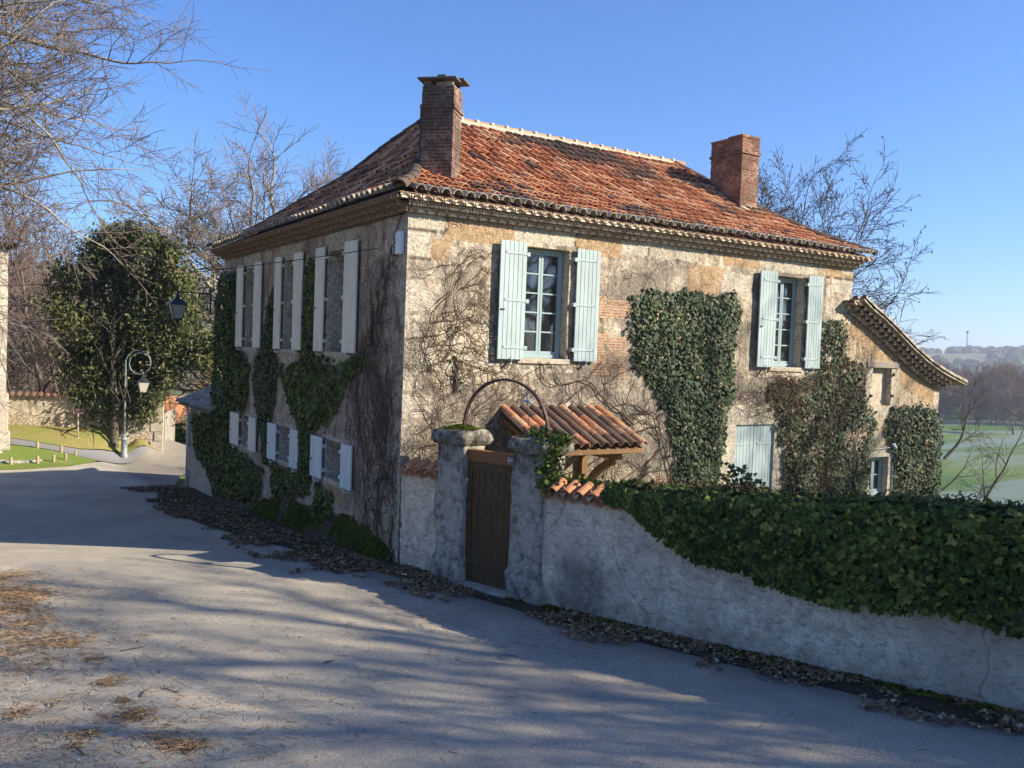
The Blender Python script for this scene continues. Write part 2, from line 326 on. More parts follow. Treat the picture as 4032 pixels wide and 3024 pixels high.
    t = NT('sign_white'); MT['swhite'] = t.done((0.75, 0.72, 0.70), 0.4, None, 0.4)
    t = NT('plate_dark'); MT['plate'] = t.done((0.02, 0.015, 0.045), 0.3, None, 0.5)
    def wood(name, c1, c2, dirt=None):
        t = NT(name); g = t.noise(7, 8, 0.75, vec=t.map((6, 6, 0.5)), dist=0.6); fine = t.noise(40, 6, 0.8, vec=t.map((3, 3, 0.4)))
        col = t.mix(t.ramp(g, [(0.35, 0), (0.65, 1)]), c1, c2); col = t.mix(t.ramp(fine, [(0.35, 0.6), (0.5, 0)]), col, tuple(x*0.4 for x in c1))
        if dirt is not None: col = t.mix(t.attr('dark'), col, dirt)
        return t.done(col, 0.6, t.bump(g, 0.4, 0.006), 0.3)
    MT['door'] = wood('old_oak', (0.042, 0.023, 0.010), (0.13, 0.074, 0.030), (0.035, 0.022, 0.014))
    MT['lintel'] = wood('varnished_lintel', (0.17, 0.07, 0.024), (0.25, 0.11, 0.04))
    MT['beam'] = wood('porch_oak', (0.14, 0.072, 0.030), (0.27, 0.155, 0.066))
    MT['grey_wood'] = wood('weathered_wood', (0.16, 0.14, 0.12), (0.30, 0.27, 0.23))
    MT['bollard'] = wood('bollard_wood', (0.22, 0.17, 0.10), (0.42, 0.34, 0.21))
    t = NT('nail'); MT['nail'] = t.done((0.02, 0.014, 0.012), 0.5, None, 0.5, Metallic=0.4)
    # glass and interior
    t = NT('window_glass'); nb = t.bump(t.noise(1.7, 2, 0.5), 0.12, 0.02)
    MT['glass'] = t.done((0.012, 0.014, 0.016), 0.03, nb, 1.0, Coat_Weight=1.0, Coat_Roughness=0.02)
    t = NT('curtain'); MT['curtain'] = t.done((0.30, 0.30, 0.28), 0.9)
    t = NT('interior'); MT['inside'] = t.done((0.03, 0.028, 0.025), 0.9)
    # asphalt
    t = NT('asphalt'); fine = t.noise(48, 8, 0.85); spk = t.vor(55, 'F1', None, 0); big = t.noise(0.45, 5, 0.6, dist=0.4); mid = t.noise(2.2, 6, 0.7)
    col = t.mix(t.ramp(fine, [(0.38, 0), (0.62, 1)]), (0.175, 0.155, 0.12), (0.60, 0.54, 0.415))
    col = t.mix(t.ramp(big, [(0.42, 0), (0.62, 0.5)]), col, (0.20, 0.193, 0.178))
    col = t.mix(t.ramp(mid, [(0.52, 0), (0.70, 0.3)]), col, (0.46, 0.43, 0.36))
    col = t.mix(t.ramp(t.vor(38, 'F1', None, 1), [(0.86, 0), (0.93, 0.4)]), col, (0.42, 0.40, 0.36))
    col = t.mix(t.attr('gravel'), col, t.mix(t.ramp(t.vor(42, 'F1', None, 1), [(0.2, 0), (0.85, 1)]), (0.20, 0.155, 0.105), (0.50, 0.415, 0.30)))
    col = t.mix(t.math('MULTIPLY', t.attr('edge_dark'), 0.6), col, (0.075, 0.07, 0.068))
    ck = t.vor(0.35, 'DISTANCE_TO_EDGE', t.warp(0.9, 1.8), 0)
    col = t.mix(t.math('MULTIPLY', t.ramp(ck, [(0.0, 0.5), (0.0016, 0)]), t.ramp(big, [(0.5, 0), (0.6, 1)])), col, (0.04, 0.04, 0.04))
    h = t.math('ADD', fine, t.math('MULTIPLY', spk, 1.2))
    MT['asphalt'] = t.done(col, 0.88, t.bump(h, 0.4, 0.008), 0.25)
    # verge soil, grass
    t = NT('verge_soil'); fine = t.noise(30, 8, 0.8); mid = t.noise(3, 6, 0.7)
    col = t.mix(t.ramp(fine, [(0.35, 0), (0.65, 1)]), (0.035, 0.028, 0.022), (0.12, 0.095, 0.07)); col = t.mix(t.ramp(mid, [(0.52, 0), (0.66, 0.8)]), col, (0.06, 0.085, 0.018))
    col = t.mix(t.ramp(t.vor(24, 'F1', None, 1), [(0.88, 0), (0.92, 0.9)]), col, (0.45, 0.42, 0.36))
    MT['soil'] = t.done(col, 0.95, t.bump(fine, 0.9, 0.03), 0.1)
    t = NT('ground'); fine = t.noise(9, 8, 0.8); mid = t.noise(0.6, 6, 0.7); far = t.noise(0.02, 5, 0.6); ff = t.noise(0.006, 5, 0.6)
    grs = t.mix(t.ramp(fine, [(0.3, 0), (0.7, 1)]), (0.075, 0.105, 0.03), (0.16, 0.20, 0.06))
    grs = t.mix(t.ramp(mid, [(0.42, 0), (0.62, 0.9)]), grs, (0.21, 0.175, 0.075))
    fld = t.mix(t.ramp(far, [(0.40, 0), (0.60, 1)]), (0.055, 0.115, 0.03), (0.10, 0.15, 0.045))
    fld = t.mix(t.ramp(t.noise(0.035, 4, 0.6, vec=t.map((0.25, 1.4, 1), rot=(0, 0, 0.9))), [(0.50, 0), (0.56, 0.7)]), fld, (0.15, 0.20, 0.20))  # bluish bands in the colour stand in for long shade across the field
    scr = t.mix(t.ramp(t.noise(0.05, 8, 0.75), [(0.42, 0), (0.58, 1)]), (0.06, 0.075, 0.035), (0.24, 0.20, 0.12))
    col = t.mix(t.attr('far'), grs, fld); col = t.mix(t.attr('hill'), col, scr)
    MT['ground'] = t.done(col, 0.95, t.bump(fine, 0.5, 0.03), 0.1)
    t = NT('lawn'); fine = t.noise(14, 8, 0.8); mid = t.noise(1.3, 5, 0.65)
    c = t.mix(t.ramp(fine, [(0.3, 0), (0.7, 1)]), (0.095, 0.135, 0.025), (0.19, 0.245, 0.055)); c = t.mix(t.ramp(mid, [(0.55, 0), (0.7, 0.6)]), c, (0.26, 0.24, 0.10))
    MT['lawn'] = t.done(c, 0.95, t.bump(fine, 0.8, 0.03), 0.1)
    t = NT('bank_grass'); fine = t.noise(12, 8, 0.8); mid = t.noise(0.9, 5, 0.65)
    c = t.mix(t.ramp(fine, [(0.3, 0), (0.7, 1)]), (0.13, 0.12, 0.035), (0.30, 0.26, 0.10)); c = t.mix(t.ramp(mid, [(0.48, 0), (0.64, 0.7)]), c, (0.15, 0.20, 0.04))
    MT['bank'] = t.done(c, 0.95, t.bump(fine, 0.8, 0.03), 0.1)
    t = NT('lane_asphalt'); MT['lane'] = t.done(t.mix(t.noise(6, 8, 0.8), (0.13, 0.135, 0.14), (0.24, 0.235, 0.23)), 0.9, None, 0.2)
    # leaves
    def leaf(name, stops, rough=0.62, spec=0.22, trans=None):
        t = NT(name); col = t.ramp(t.attr('rnd'), stops); col = t.mix(t.ramp(t.noise(25, 3, 0.6), [(0.3, 0.35), (0.6, 0)]), col, (0.02, 0.03, 0.012))
        return t.done(col, rough, None, spec)
    MT['ivy'] = leaf('ivy_leaf', [(0.0, (0.020, 0.034, 0.008)), (0.4, (0.055, 0.082, 0.014)), (0.7, (0.12, 0.155, 0.028)), (0.9, (0.22, 0.24, 0.045)), (1.0, (0.30, 0.25, 0.06))], .62, .16)
    MT['ivy2'] = leaf('ivy_leaf_olive', [(0.0, (0.03, 0.045, 0.012)), (0.5, (0.06, 0.08, 0.02)), (0.85, (0.11, 0.12, 0.03)), (1.0, (0.20, 0.17, 0.06))])
    MT['ivy3'] = leaf('ivy_leaf_sunny', [(0.0, (0.012, 0.026, 0.010)), (0.4, (0.030, 0.054, 0.020)), (0.7, (0.065, 0.095, 0.035)), (0.9, (0.13, 0.155, 0.055)), (1.0, (0.24, 0.20, 0.08))], .55, .22)
    MT['mag'] = leaf('magnolia_leaf', [(0.0, (0.03, 0.045, 0.012)), (0.45, (0.07, 0.088, 0.024)), (0.72, (0.13, 0.135, 0.038)), (0.85, (0.18, 0.125, 0.05)), (1.0, (0.19, 0.18, 0.10))], 0.55, 0.3)
    MT['litter'] = leaf('dead_leaf', [(0.0, (0.08, 0.05, 0.03)), (0.5, (0.21, 0.125, 0.07)), (0.8, (0.36, 0.235, 0.13)), (1.0, (0.52, 0.41, 0.27))], 0.8, 0.15)
    MT['needle'] = leaf('pine_needle', [(0.0, (0.12, 0.075, 0.045)), (0.5, (0.28, 0.175, 0.09)), (1.0, (0.48, 0.36, 0.21))], 0.7, 0.2)
    MT['moss'] = leaf('moss', [(0.0, (0.035, 0.045, 0.006)), (0.6, (0.085, 0.105, 0.012)), (1.0, (0.16, 0.17, 0.025))], 0.95, 0.05)
    MT['grassb'] = leaf('grass_blade', [(0.0, (0.05, 0.09, 0.015)), (1.0, (0.15, 0.22, 0.04))], 0.8, 0.2)
    MT['pebble'] = leaf('pebble', [(0.0, (0.16, 0.14, 0.11)), (1.0, (0.42, 0.39, 0.33))], 0.9, 0.1)
    # bark: rnd = 1 thin twig
    def bark(name, a, b, tw):
        t = NT(name); n1 = t.noise(5, 8, 0.8); n2 = t.noise(22, 6, 0.75)
        col = t.mix(t.ramp(n1, [(0.42, 0), (0.58, 1)]), a, b); col = t.mix(t.ramp(n2, [(0.56, 0), (0.66, 0.7)]), col, tuple(x*0.35 for x in a))
        return t.done(t.mix(t.attr('rnd'), col, tw), 0.9, t.bump(n2, 0.5, 0.01), 0.1)
    MT['bark_pale'] = bark('lichen_bark', (0.19, 0.17, 0.115), (0.46, 0.43, 0.33), (0.20, 0.165, 0.14))
    MT['bark_mid'] = bark('grey_bark', (0.16, 0.14, 0.10), (0.33, 0.30, 0.22), (0.15, 0.115, 0.09))
    MT['bark_dark'] = bark('dark_bark', (0.07, 0.06, 0.045), (0.15, 0.135, 0.095), (0.085, 0.07, 0.055))
    MT['bark_far'] = bark('far_bark', (0.10, 0.08, 0.065), (0.18, 0.15, 0.12), (0.15, 0.105, 0.085))
    MT['bark_tan'] = bark('tan_bark', (0.24, 0.18, 0.09), (0.34, 0.25, 0.12), (0.36, 0.25, 0.10))
    MT['vine'] = bark('vine_stem', (0.07, 0.048, 0.036), (0.13, 0.095, 0.07), (0.075, 0.048, 0.036))
    t = NT('far_foliage'); MT['farf'] = t.done(t.mix(t.noise(0.06, 8, 0.8), (0.035, 0.055, 0.03), (0.10, 0.10, 0.055)), 0.95, None, 0.0)
make_materials()
# ------------------------------------------------------------------ terrain
CP = np.array([(-6.4,-13.4,-2.35),(-2.3,-7.3,-3.2),(-6,-5.3,-3.2),(-5.8,.8,-3.45),(.75,-2.2,-3.59),(2.94,-8.8,-3.41),(4.5,-13.5,-3.2),(0,0,-3.53),(0,4,-3.77),(0,8.5,-4.07),
 (0,11.4,-4.33),(0,15.5,-4.52),(2.4,26.4,-5.0),(.1,27,-4.92),(-4.9,21.7,-4.59),(-2.9,21.7,-4.58),(-2.1,22.9,-4.65),(-1.5,23.9,-4.72),(-2.15,24.7,-4.6),(-2.96,24.7,-4.38),(-4.44,24.9,-4.12),(-.3,26.4,-4.8),(-1.9,26.0,-4.5),(-3.2,25.9,-4.24),(-4.4,26.1,-4.0),
 (1.09,26.64,-4.72),(.74,26.77,-4.35),(.21,26.96,-3.98),(-.48,27.19,-3.78),(-1.34,27.47,-3.74),(-2.35,27.8,-3.73),(-4.47,28.44,-3.67),(-4,34,-3.8),(0,33,-4.4),(-5,42,-4.2),(-14,22,-4.0),(-12,30,-3.6),(-12,8,-3.9),(-14,-4,-3.2),(-12,-16,-2.0),
 (3.2,33,-5.6),(4.9,38,-6.1),(8,48,-7.6),(12,40,-7),(8,28,-5.8),(8,14,-4.9),(8,-3,-3.8),(12,-8,-4.2),(18,0,-5.2),(20,10,-6.5),(16,20,-6.5),(28,0,-8.2),(24,-14,-5.5),(12,-20,-3.8),(6,-24,-2.6),(-8,-26,-1.5),
 (2,44,-5.6),(-8,50,-5),(-16,40,-4.6),(-24,20,-3.6),(-24,-10,-2.2),(34,16,-10.5),(40,-12,-11),(26,34,-9.5),(12,60,-10)], float)
def _tps():
    P = CP[:, :2]; n = len(P); d = np.linalg.norm(P[:, None]-P[None], axis=2); K = np.where(d > 0, d*d*np.log(d+1e-9), 0) + np.eye(n)*0.06
    A = np.zeros((n+3, n+3)); A[:n, :n] = K; A[:n, n] = 1; A[:n, n+1:] = P; A[n:, :n] = A[:n, n:].T
    return np.linalg.solve(A, np.concatenate([CP[:, 2], np.zeros(3)]))
_W = _tps()
def ground(X, Y):
    X = np.atleast_1d(np.asarray(X, float)).ravel(); Y = np.atleast_1d(np.asarray(Y, float)).ravel()
    P = CP[:, :2]; d = np.sqrt((X[:, None]-P[None, :, 0])**2 + (Y[:, None]-P[None, :, 1])**2)
    near = (np.where(d > 0, d*d*np.log(d+1e-9), 0)) @ _W[:len(P)] + _W[len(P)] + _W[len(P)+1]*X + _W[len(P)+2]*Y
    r = np.hypot(X-4, Y-8); th = np.arctan2(X+6.4, Y+13.4)       # compass direction from the village
    val = -21.0 + 3.0*sstep(60, 420, r)
    P3 = np.stack([X, Y, np.zeros_like(X)], 1)
    hn = vnoise(P3, 0.0016, 3.1, 4)
    right = sstep(0.62, 0.85, th)*(1-sstep(2.4, 2.9, th))
    hill = (42 + 26*hn)*sstep(850, 1700, r)*right + (66 + 30*hn)*sstep(230, 900, r)*(1-right)
    far = val + hill
    k = sstep(38, 105, r)
    return np.clip(near, -14, 0.5)*(1-k) + far*k
def gz(x, y): return float(ground([x], [y])[0])

def axis(a, b, fine0, fine1, step, grow):
    xs = list(np.arange(fine0, fine1+1e-6, step)); s = step
    while xs[-1] < b: s *= grow; xs.append(xs[-1]+s)
    s = step
    while xs[0] > a: s *= grow; xs.insert(0, xs[0]-s)
    return np.array(xs)
def sheet(name, X, Y, dz=0.0, mat=None, attrs=None, keep=None, kind='structure', label=None):
    gx, gy = np.meshgrid(X, Y, indexing='ij'); z = ground(gx, gy)+dz
    V = np.stack([gx.ravel(), gy.ravel(), z], 1); nx, ny = gx.shape
    i, j = np.meshgrid(np.arange(nx-1), np.arange(ny-1), indexing='ij'); a = (i*ny+j).ravel()
    F = np.stack([a, a+ny, a+ny+1, a+1], 1)
    ex = attrs(V) if attrs else None
    o = np_mesh(name, V, F, mat, smooth=True, extra=ex); tag(o, kind=kind); return o
X = axis(-3200, 4200, -26, 42, 0.6, 1.07); Y = axis(-2600, 4200, -28, 62, 0.6, 1.07)
def ga(V):
    r = np.hypot(V[:, 0]-4, V[:, 1]-8); th = np.arctan2(V[:, 0]+6.4, V[:, 1]+13.4)
    right = sstep(0.62, 0.85, th)*(1-sstep(2.4, 2.9, th))
    return {'far': sstep(35, 70, r), 'hill': np.maximum(sstep(150, 300, r)*(1-right), sstep(800, 1000, r)*right*0.7)}
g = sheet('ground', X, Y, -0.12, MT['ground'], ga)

def strip(name, L, R, dz, mat, nx=24, seg=0.5, attrs=None, kind='structure'):
    """ribbon between two polylines with as many points, draped over the ground"""
    L = np.array(L, float); R = np.array(R, float)
    def res(P):
        out = []; 
        for k in range(len(P)-1):
            n = max(2, int(np.ceil(max(np.linalg.norm(L[k+1]-L[k]), np.linalg.norm(R[k+1]-R[k]))/seg)))
            for t in np.arange(n)/n: out.append(P[k]*(1-t)+P[k+1]*t)
        out.append(P[-1]); return np.array(out)
    A, B = res(L), res(R); m = len(A); T = np.linspace(0, 1, nx+1)
    XY = A[:, None, :]*(1-T)[None, :, None] + B[:, None, :]*T[None, :, None]
    XY = XY.reshape(-1, 2); z = ground(XY[:, 0], XY[:, 1])+dz
    V = np.column_stack([XY, z]); i, j = np.meshgrid(np.arange(m-1), np.arange(nx), indexing='ij'); a = (i*(nx+1)+j).ravel()
    F = np.stack([a, a+1, a+nx+2, a+nx+1], 1)
    o = np_mesh(name, V, F, mat, smooth=True, extra=attrs(V) if attrs else None); tag(o, kind=kind); return o
WD = np.array([math.sin(math.radians(32.463+129)), math.cos(math.radians(32.463+129))])   # garden wall direction
WN = np.array([WD[1], -WD[0]])                                                          # towards the road
def wp(s, d=0.0): return (WD[0]*s + WN[0]*d, WD[1]*s + WN[1]*d)
roadR = [wp(22, 0.25), wp(15, .25), wp(10, .25), wp(6, .25), wp(3, .25), wp(1.2, .3), (-.45, .6), (-.75, 3), (-1.0, 6), (-1.1, 9), (-.9, 12), (-.55, 15), (.2, 18), (1.2, 22), (2.5, 26.3), (3.7, 30), (5.1, 34.5), (7.5, 41)]
roadL = [(-16, -26), (-17, -20), (-17, -15), (-16.5, -10), (-15.5, -6), (-14, -2), (-13, 1.5), (-11.5, 6), (-10, 10), (-8.6, 14), (-7.2, 18), (-4.95, 21.55), (-4.0, 21.45), (-2.8, 21.7), (-1.6, 23.6), (.7, 26.6), (3.2, 34.6), (5.7, 41.5)]
def ra(V):
    x, y = V[:, 0], V[:, 1]; n = vnoise(V, 1.1, 2.0, 4); n2 = vnoise(V, 4.0, 9.0, 3)
    # gravelly shoulder in the near left corner
    t = (x+5.35)*(-0.92) + (y+4.5)*(-0.25)
    g = sstep(0.1, 1.0, t*0.9 + n*0.55 + n2*0.25)*0.85
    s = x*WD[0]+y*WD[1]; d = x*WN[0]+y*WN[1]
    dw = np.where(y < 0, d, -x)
    edge_dark = (1-sstep(0.55, 1.25, dw + n*0.35))*0.9  # road gets darker towards the garden wall and house foot
    return {'gravel': g, 'edge_dark': edge_dark}
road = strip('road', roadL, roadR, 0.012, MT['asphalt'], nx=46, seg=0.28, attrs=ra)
tag(road, 'pale worn asphalt road curving past the stone house')
strip('verge', [wp(22,.8), wp(15,.8), wp(10,.72), wp(6,.60), wp(3,.48), wp(1.2,.45), (-.8,.6), (-1.35,3), (-1.75,6), (-1.9,9), (-1.6,12), (-.95,15)],
      [wp(22,-.05), wp(15,-.05), wp(10,-.05), wp(6,-.05), wp(3,-.05), wp(1.2,-.05), (.05,.3), (.05,3), (.05,6), (.05,9), (.05,12), (.05,15)], 0.03, MT['soil'], nx=10, seg=0.3)
lawn = strip('lawn', [(-14, 20.6), (-9, 21.0), (-4.95, 21.5), (-4.05, 21.42), (-2.9, 21.62), (-2.15, 22.7), (-1.65, 23.6)],
      [(-14, 24.6), (-9, 24.8), (-5.4, 24.9), (-4.4, 24.9), (-3.0, 24.75), (-2.15, 24.75), (-1.55, 24.1)], 0.022, MT['lawn'], nx=14)
lane = strip('side_lane', [(-14, 24.7), (-9, 24.9), (-5.4, 25.0), (-4.4, 25.0), (-3.0, 24.85), (-2.1, 24.8), (-1.5, 24.15), (.35, 26.0)],
      [(-14, 26.2), (-9, 26.2), (-5.4, 26.15), (-4.4, 26.1), (-3.2, 25.95), (-1.9, 26.0), (-.4, 26.4), (.9, 26.6)], 0.026, MT['lane'], nx=8)
bank = strip('bank', [(-14, 26.25), (-9, 26.25), (-5.4, 26.2), (-4.4, 26.15), (-3.2, 26.0), (-1.9, 26.05), (-.4, 26.45), (.4, 26.55)],
      [(-14, 31.6), (-9, 30.0), (-5.4, 28.75), (-4.4, 28.45), (-2.35, 27.8), (-.48, 27.22), (.6, 26.85), (1.2, 26.66)], 0.03, MT['bank'], nx=30, seg=.35)
cover = strip('inspection_cover', [(0,0),(0.01,0)], [(0,.01),(.01,.01)], -5, MT['asphalt'], nx=2) if False else None

# ------------------------------------------------------------------ masonry sheets
def cuts(a, b, extra, cell):
    xs = sorted(set([a, b] + [e for e in extra if a < e < b])); out = [xs[0]]
    for p, q in zip(xs, xs[1:]):
        n = max(1, int(round((q-p)/cell))); out += [p+(q-p)*k/n for k in range(1, n+1)]
    return np.array(out)
def wall_sheet(name, O, U, N, u0, u1, z0, z1, holes, mat, parent, attrs, cell=0.07, rough=0.014, top=None, reveal=0.3, extra_u=(), bottom=None, revatt=None, back=True):
    """face with window holes and their reveals; O origin, U along, N outward"""
    us = cuts(u0, u1, [h[0] for h in holes]+[h[1] for h in holes]+list(extra_u), cell); zs = cuts(z0, z1, [h[2] for h in holes]+[h[3] for h in holes], cell)
    O, U, N = map(np.array, (O, U, N)); gu, gzz = np.meshgrid(us, zs, indexing='ij')
    if top is not None:
        tp = np.array([top(u) for u in us])[:, None]; bt = z0; gzz = np.where(True, bt+(gzz-bt)*(tp-bt)/(z1-bt), gzz)
    P = O + gu[..., None]*U + np.array([0, 0, 1])*gzz[..., None]; P = P.reshape(-1, 3)
    W = P.copy()
    dn = np.stack([vnoise(W, 1.3, 1, 3)+0.35*vnoise(W, 7, 4, 2), vnoise(W, 1.3, 31, 3)+0.35*vnoise(W, 7, 34, 2)], 1)*rough
    P = P + dn[:, :1]*np.array([1, 0, 0]) + dn[:, 1:]*np.array([0, 1, 0])
    nx, nz = gu.shape; F = []
    uc = (us[1:]+us[:-1])/2; zc = (zs[1:]+zs[:-1])/2; inside = np.zeros((nx-1, nz-1), bool)
    for h in holes: inside |= ((uc > h[0]) & (uc < h[1]))[:, None] & ((zc > h[2]) & (zc < h[3]))[None]
    i, j = np.nonzero(~inside); a = i*nz+j; F = np.stack([a, a+nz, a+nz+1, a+1], 1)
    at = attrs(gu.ravel(), gzz.ravel(), W)
    V = [P]; FF = [F]; A = {k: [v] for k, v in at.items()}; base = len(P)
    for h in holes:
        dep = h[4] if len(h) > 4 else reveal
        for (ua, za, ub, zb) in ((h[0], h[2], h[1], h[2]), (h[1], h[2], h[1], h[3]), (h[1], h[3], h[0], h[3]), (h[0], h[3], h[0], h[2])):
            n = max(2, int(max(abs(ub-ua), abs(zb-za))/0.12)); tt = np.linspace(0, 1, n+1)
            q = []
            for d in (0, dep):
                for t in tt:
                    p = O+(ua+(ub-ua)*t)*U+np.array([0, 0, za+(zb-za)*t])-N*d; q.append(p)
            q = np.array(q); dd = np.stack([vnoise(q, 1.3, 1, 3)+0.35*vnoise(q, 7, 4, 2), vnoise(q, 1.3, 31, 3)+0.35*vnoise(q, 7, 34, 2)], 1)*rough*0.6
            q[:, :2] += dd
            V.append(q); k = np.arange(n); FF.append(np.stack([base+k, base+k+1, base+n+2+k, base+n+1+k], 1)); base += len(q)
            for key in A: A[key].append(np.full(len(q), (revatt or {'cream': 0.75}).get(key, 0.0)))
    return np_mesh(name, np.concatenate(V), np.concatenate(FF), mat, parent, smooth=True, extra={k: np.concatenate(v) for k, v in A.items()})
def rect(u, z, a, b, c, d, soft=0.05): return sstep(a-soft, a+soft, u)*(1-sstep(b-soft, b+soft, u))*sstep(c-soft, c+soft, z)*(1-sstep(d-soft, d+soft, z))
def line(u, z, ua, ub, za, zb, wd=0.012): # dark joint
    m = ((u >= min(ua, ub)-wd) & (u <= max(ua, ub)+wd) & (z >= min(za, zb)-wd) & (z <= max(za, zb)+wd)); return m.astype(float)

house = thing('stone_house', 'old stone country house with hipped terracotta roof and blue shutters', 'house')
HX, HY, HZ = 11.6, 11.66, 2.46
def front_att(u, z, W):
    n = vnoise(W, 1.6, 5, 4); n2 = vnoise(W, 5, 2, 3); wu, wz = u+n2*0.05, z+n2*0.04
    cream = 0.9*rect(wu, wz, -.1, .68, 2.10, 2.45, .03) + .9*rect(wu, wz, -.1, .42, 1.62, 2.1, .03) + .8*rect(wu, wz, 2.12, 3.46, 2.12, 2.42, .03) + .75*rect(wu, wz, -.1, .34, 1.05, 1.3, .05)
    for k in range(10): cream = np.maximum(cream, .72*rect(wu, wz, -.1, (.55 if k % 2 else .34), -3.3+k*.45, -3.3+k*.45+.4, .04))
    for k in range(11): cream = np.maximum(cream, .8*rect(wu, wz, 11.6-(.75 if k % 2 else .45), 11.8, -2+k*.42, -2+k*.42+.36, .04))
    cream = np.maximum(cream, .75*rect(wu, wz, 4.55, 6.6, 2.1, 2.42, .05)); cream = np.maximum(cream, .8*rect(wu, wz, 8.6, 10.2, 2.1, 2.4, .05))
    cream = np.maximum(cream, .85*(rect(wu, wz, 7.55, 9.5, -1.27, -.85, .04)+rect(wu, wz, 7.5, 7.93, -3.5, -1.2, .04)+rect(wu, wz, 9.15, 9.55, -3.5, -1.2, .04)))
    cream = np.maximum(cream, .8*rect(wu, wz, 2.2, 3.5, -.25, .02, .03)); cream = np.maximum(cream, .7*rect(wu, wz, 8.85, 10.05, -.2, .02, .03))
    cream = np.maximum(cream, .7*rect(wu, wz, 7.3, 8.25, 1.55, 2.0, .04))
    ochre = .85*rect(wu, wz, .68, 2.12, 1.98, 2.45, .08) + .9*rect(wu, wz, .36, .78, 1.62, 1.98, .06) + .9*rect(wu, wz, 3.46, 4.55, 2.0, 2.42, .08) + .8*rect(wu, wz, 6.3, 7.25, 1.45, 2.05, .05) + .8*rect(wu, wz, 7.3, 8.4, 2.1, 2.4, .08) + .9*rect(wu, wz, 10.6, 11.6, 2.1, 2.44, .08)
    brick = .9*rect(wu, wz, 4.0, 4.85, .85, 1.22, .06)+.62*rect(wu, wz, 3.9, 4.9, -.35, .55, .12)+.45*rect(wu, wz, 3.75, 4.3, .5, 1.8, .12)+.7*rect(wu, wz, 5.6, 6.2, -3.0, -2.2, .15)+.5*rect(wu, wz, 11.2, 11.6, .2, 1.7, .06)+.6*rect(wu, wz, 7.1, 7.4, 1.75, 2.05, .03)
    dark = .75*sstep(-.05, .55, n)*(1-sstep(1.6, 2.4, z)) + .55*rect(u, z+n*.3, -.1, 1.3, -2.0, -.9, .2) + .35*sstep(.1, .5, vnoise(W, .8, 8, 3)); dark = np.clip(dark*(1-cream*.4), 0, 1)*.85
    rub = .15+.45*sstep(-.1, .45, vnoise(W, .7, 12, 3))*(1-sstep(.9, 1.7, z)) + .45*rect(wu, wz, .6, 2.0, -.7, 1.1, .35)+.4*rect(wu, wz, 0.2, 5, -3.4, -1.2, .3)
    j = np.zeros_like(u)
    for (a, b, c, d) in ((0, .68, 2.10, 2.10), (.68, .68, 2.12, 2.4), (0, .42, 1.62, 1.62), (2.12, 2.12, 2.12, 2.4), (3.46, 3.46, 2.1, 2.4), (0, .34, 1.05, 1.05), (4.55, 4.55, 2.1, 2.4), (5.2, 5.2, 2.1, 2.4), (8.6, 8.6, 2.1, 2.4), (10.2, 10.2, 2.1, 2.4), (10.6, 11.6, 2.1, 2.1)):
        j = np.maximum(j, line(wu, wz, a, b, c, d, .014))
    return {'brick': np.clip(brick, 0, 1), 'ochre': np.clip(ochre, 0, 1), 'cream': np.clip(cream, 0, 1), 'dark': dark, 'rubble': rub, 'joint': j*.8}
FH = [(2.33, 3.33, 0.02, 2.05, .28), (8.93, 9.88, 0.0, 2.03, .28), (7.93, 9.15, -3.6, -1.27, .10)]
wall_sheet('wall', (0, 0, 0), (1, 0, 0), (0, -1, 0), 0, HX, -4.6, HZ+.05, FH, MT['front'], house, front_att, cell=.05)
LH = [(2.6, 3.6, 0.0, 2.0), (5.5, 6.4, 0.0, 2.0), (8.55, 9.5, 0.0, 2.0), (2.5, 3.48, -2.52, -1.76), (5.5, 6.48, -2.52, -1.76), (8.66, 9.6, -2.52, -1.76)]
def side_att(u, z, W):
    n = vnoise(W, 1.6, 5, 4); n2 = vnoise(W, 5, 2, 3); wu, wz = u+n2*0.05, z+n2*0.04; z0 = np.zeros_like(u); cream = z0.copy()
    for (a, b, c, d, _) in [(h+(0,))[:5] for h in LH]:
        hh = .38 if c > -1 else .10
        cream = np.maximum(cream, .85*rect(wu, wz, a-.28, b+.28, d, d+hh, .03))
        for k in range(6 if c > -1 else 2): cream = np.maximum(cream, .7*rect(wu, wz, a-(.3 if k % 2 else .16), b+(.16 if k % 2 else .3), c+k*.36, c+k*.36+.32, .03))
        cream = np.maximum(cream, .6*rect(wu, wz, a-.1, b+.1, c-.16, c, .03))
    cream = np.maximum(cream, .9*rect(wu, wz, .42, .72, 1.75, 2.2, .02)); 
    for k in range(12): cream = np.maximum(cream, .55*rect(wu, wz, -.1, (.42 if k % 2 else .25), -3.2+k*.46, -3.2+k*.46+.4, .04))
    ochre = .7*rect(wu, wz, 2.2, 3.6, -2.95, -2.62, .08)+.5*rect(wu, wz, .1, 1.2, -3.4, -2.6, .3)
    dark = .5*sstep(-.1, .5, n)+.5*rect(u, z, 0, 2.3, -1.6, .6, .6)
    rub = .1+.4*rect(u, z, 0, 2.4, -3.6, 1.2, .5)*sstep(-.2, .4, n)
    return {'brick': z0, 'ochre': ochre, 'cream': cream, 'dark': np.clip(dark, 0, 1)*.5, 'rubble': rub, 'joint': .5*line(wu, wz, 0, 4.6, 1.98, 1.98, .0)}
wall_sheet('wall', (0, 0, 0), (0, 1, 0), (-1, 0, 0), 0, HY, -4.8, HZ+.05, LH, MT['side'], house, side_att, cell=.055, reveal=.42)
zatt = lambda u, z, W: {k: np.zeros_like(u) for k in ('brick', 'ochre', 'cream', 'dark', 'rubble', 'joint')}
wall_sheet('wall', (HX, 0, 0), (0, 1, 0), (1, 0, 0), 0, HY, -5, HZ+.05, [], MT['front'], house, front_att, cell=.25)
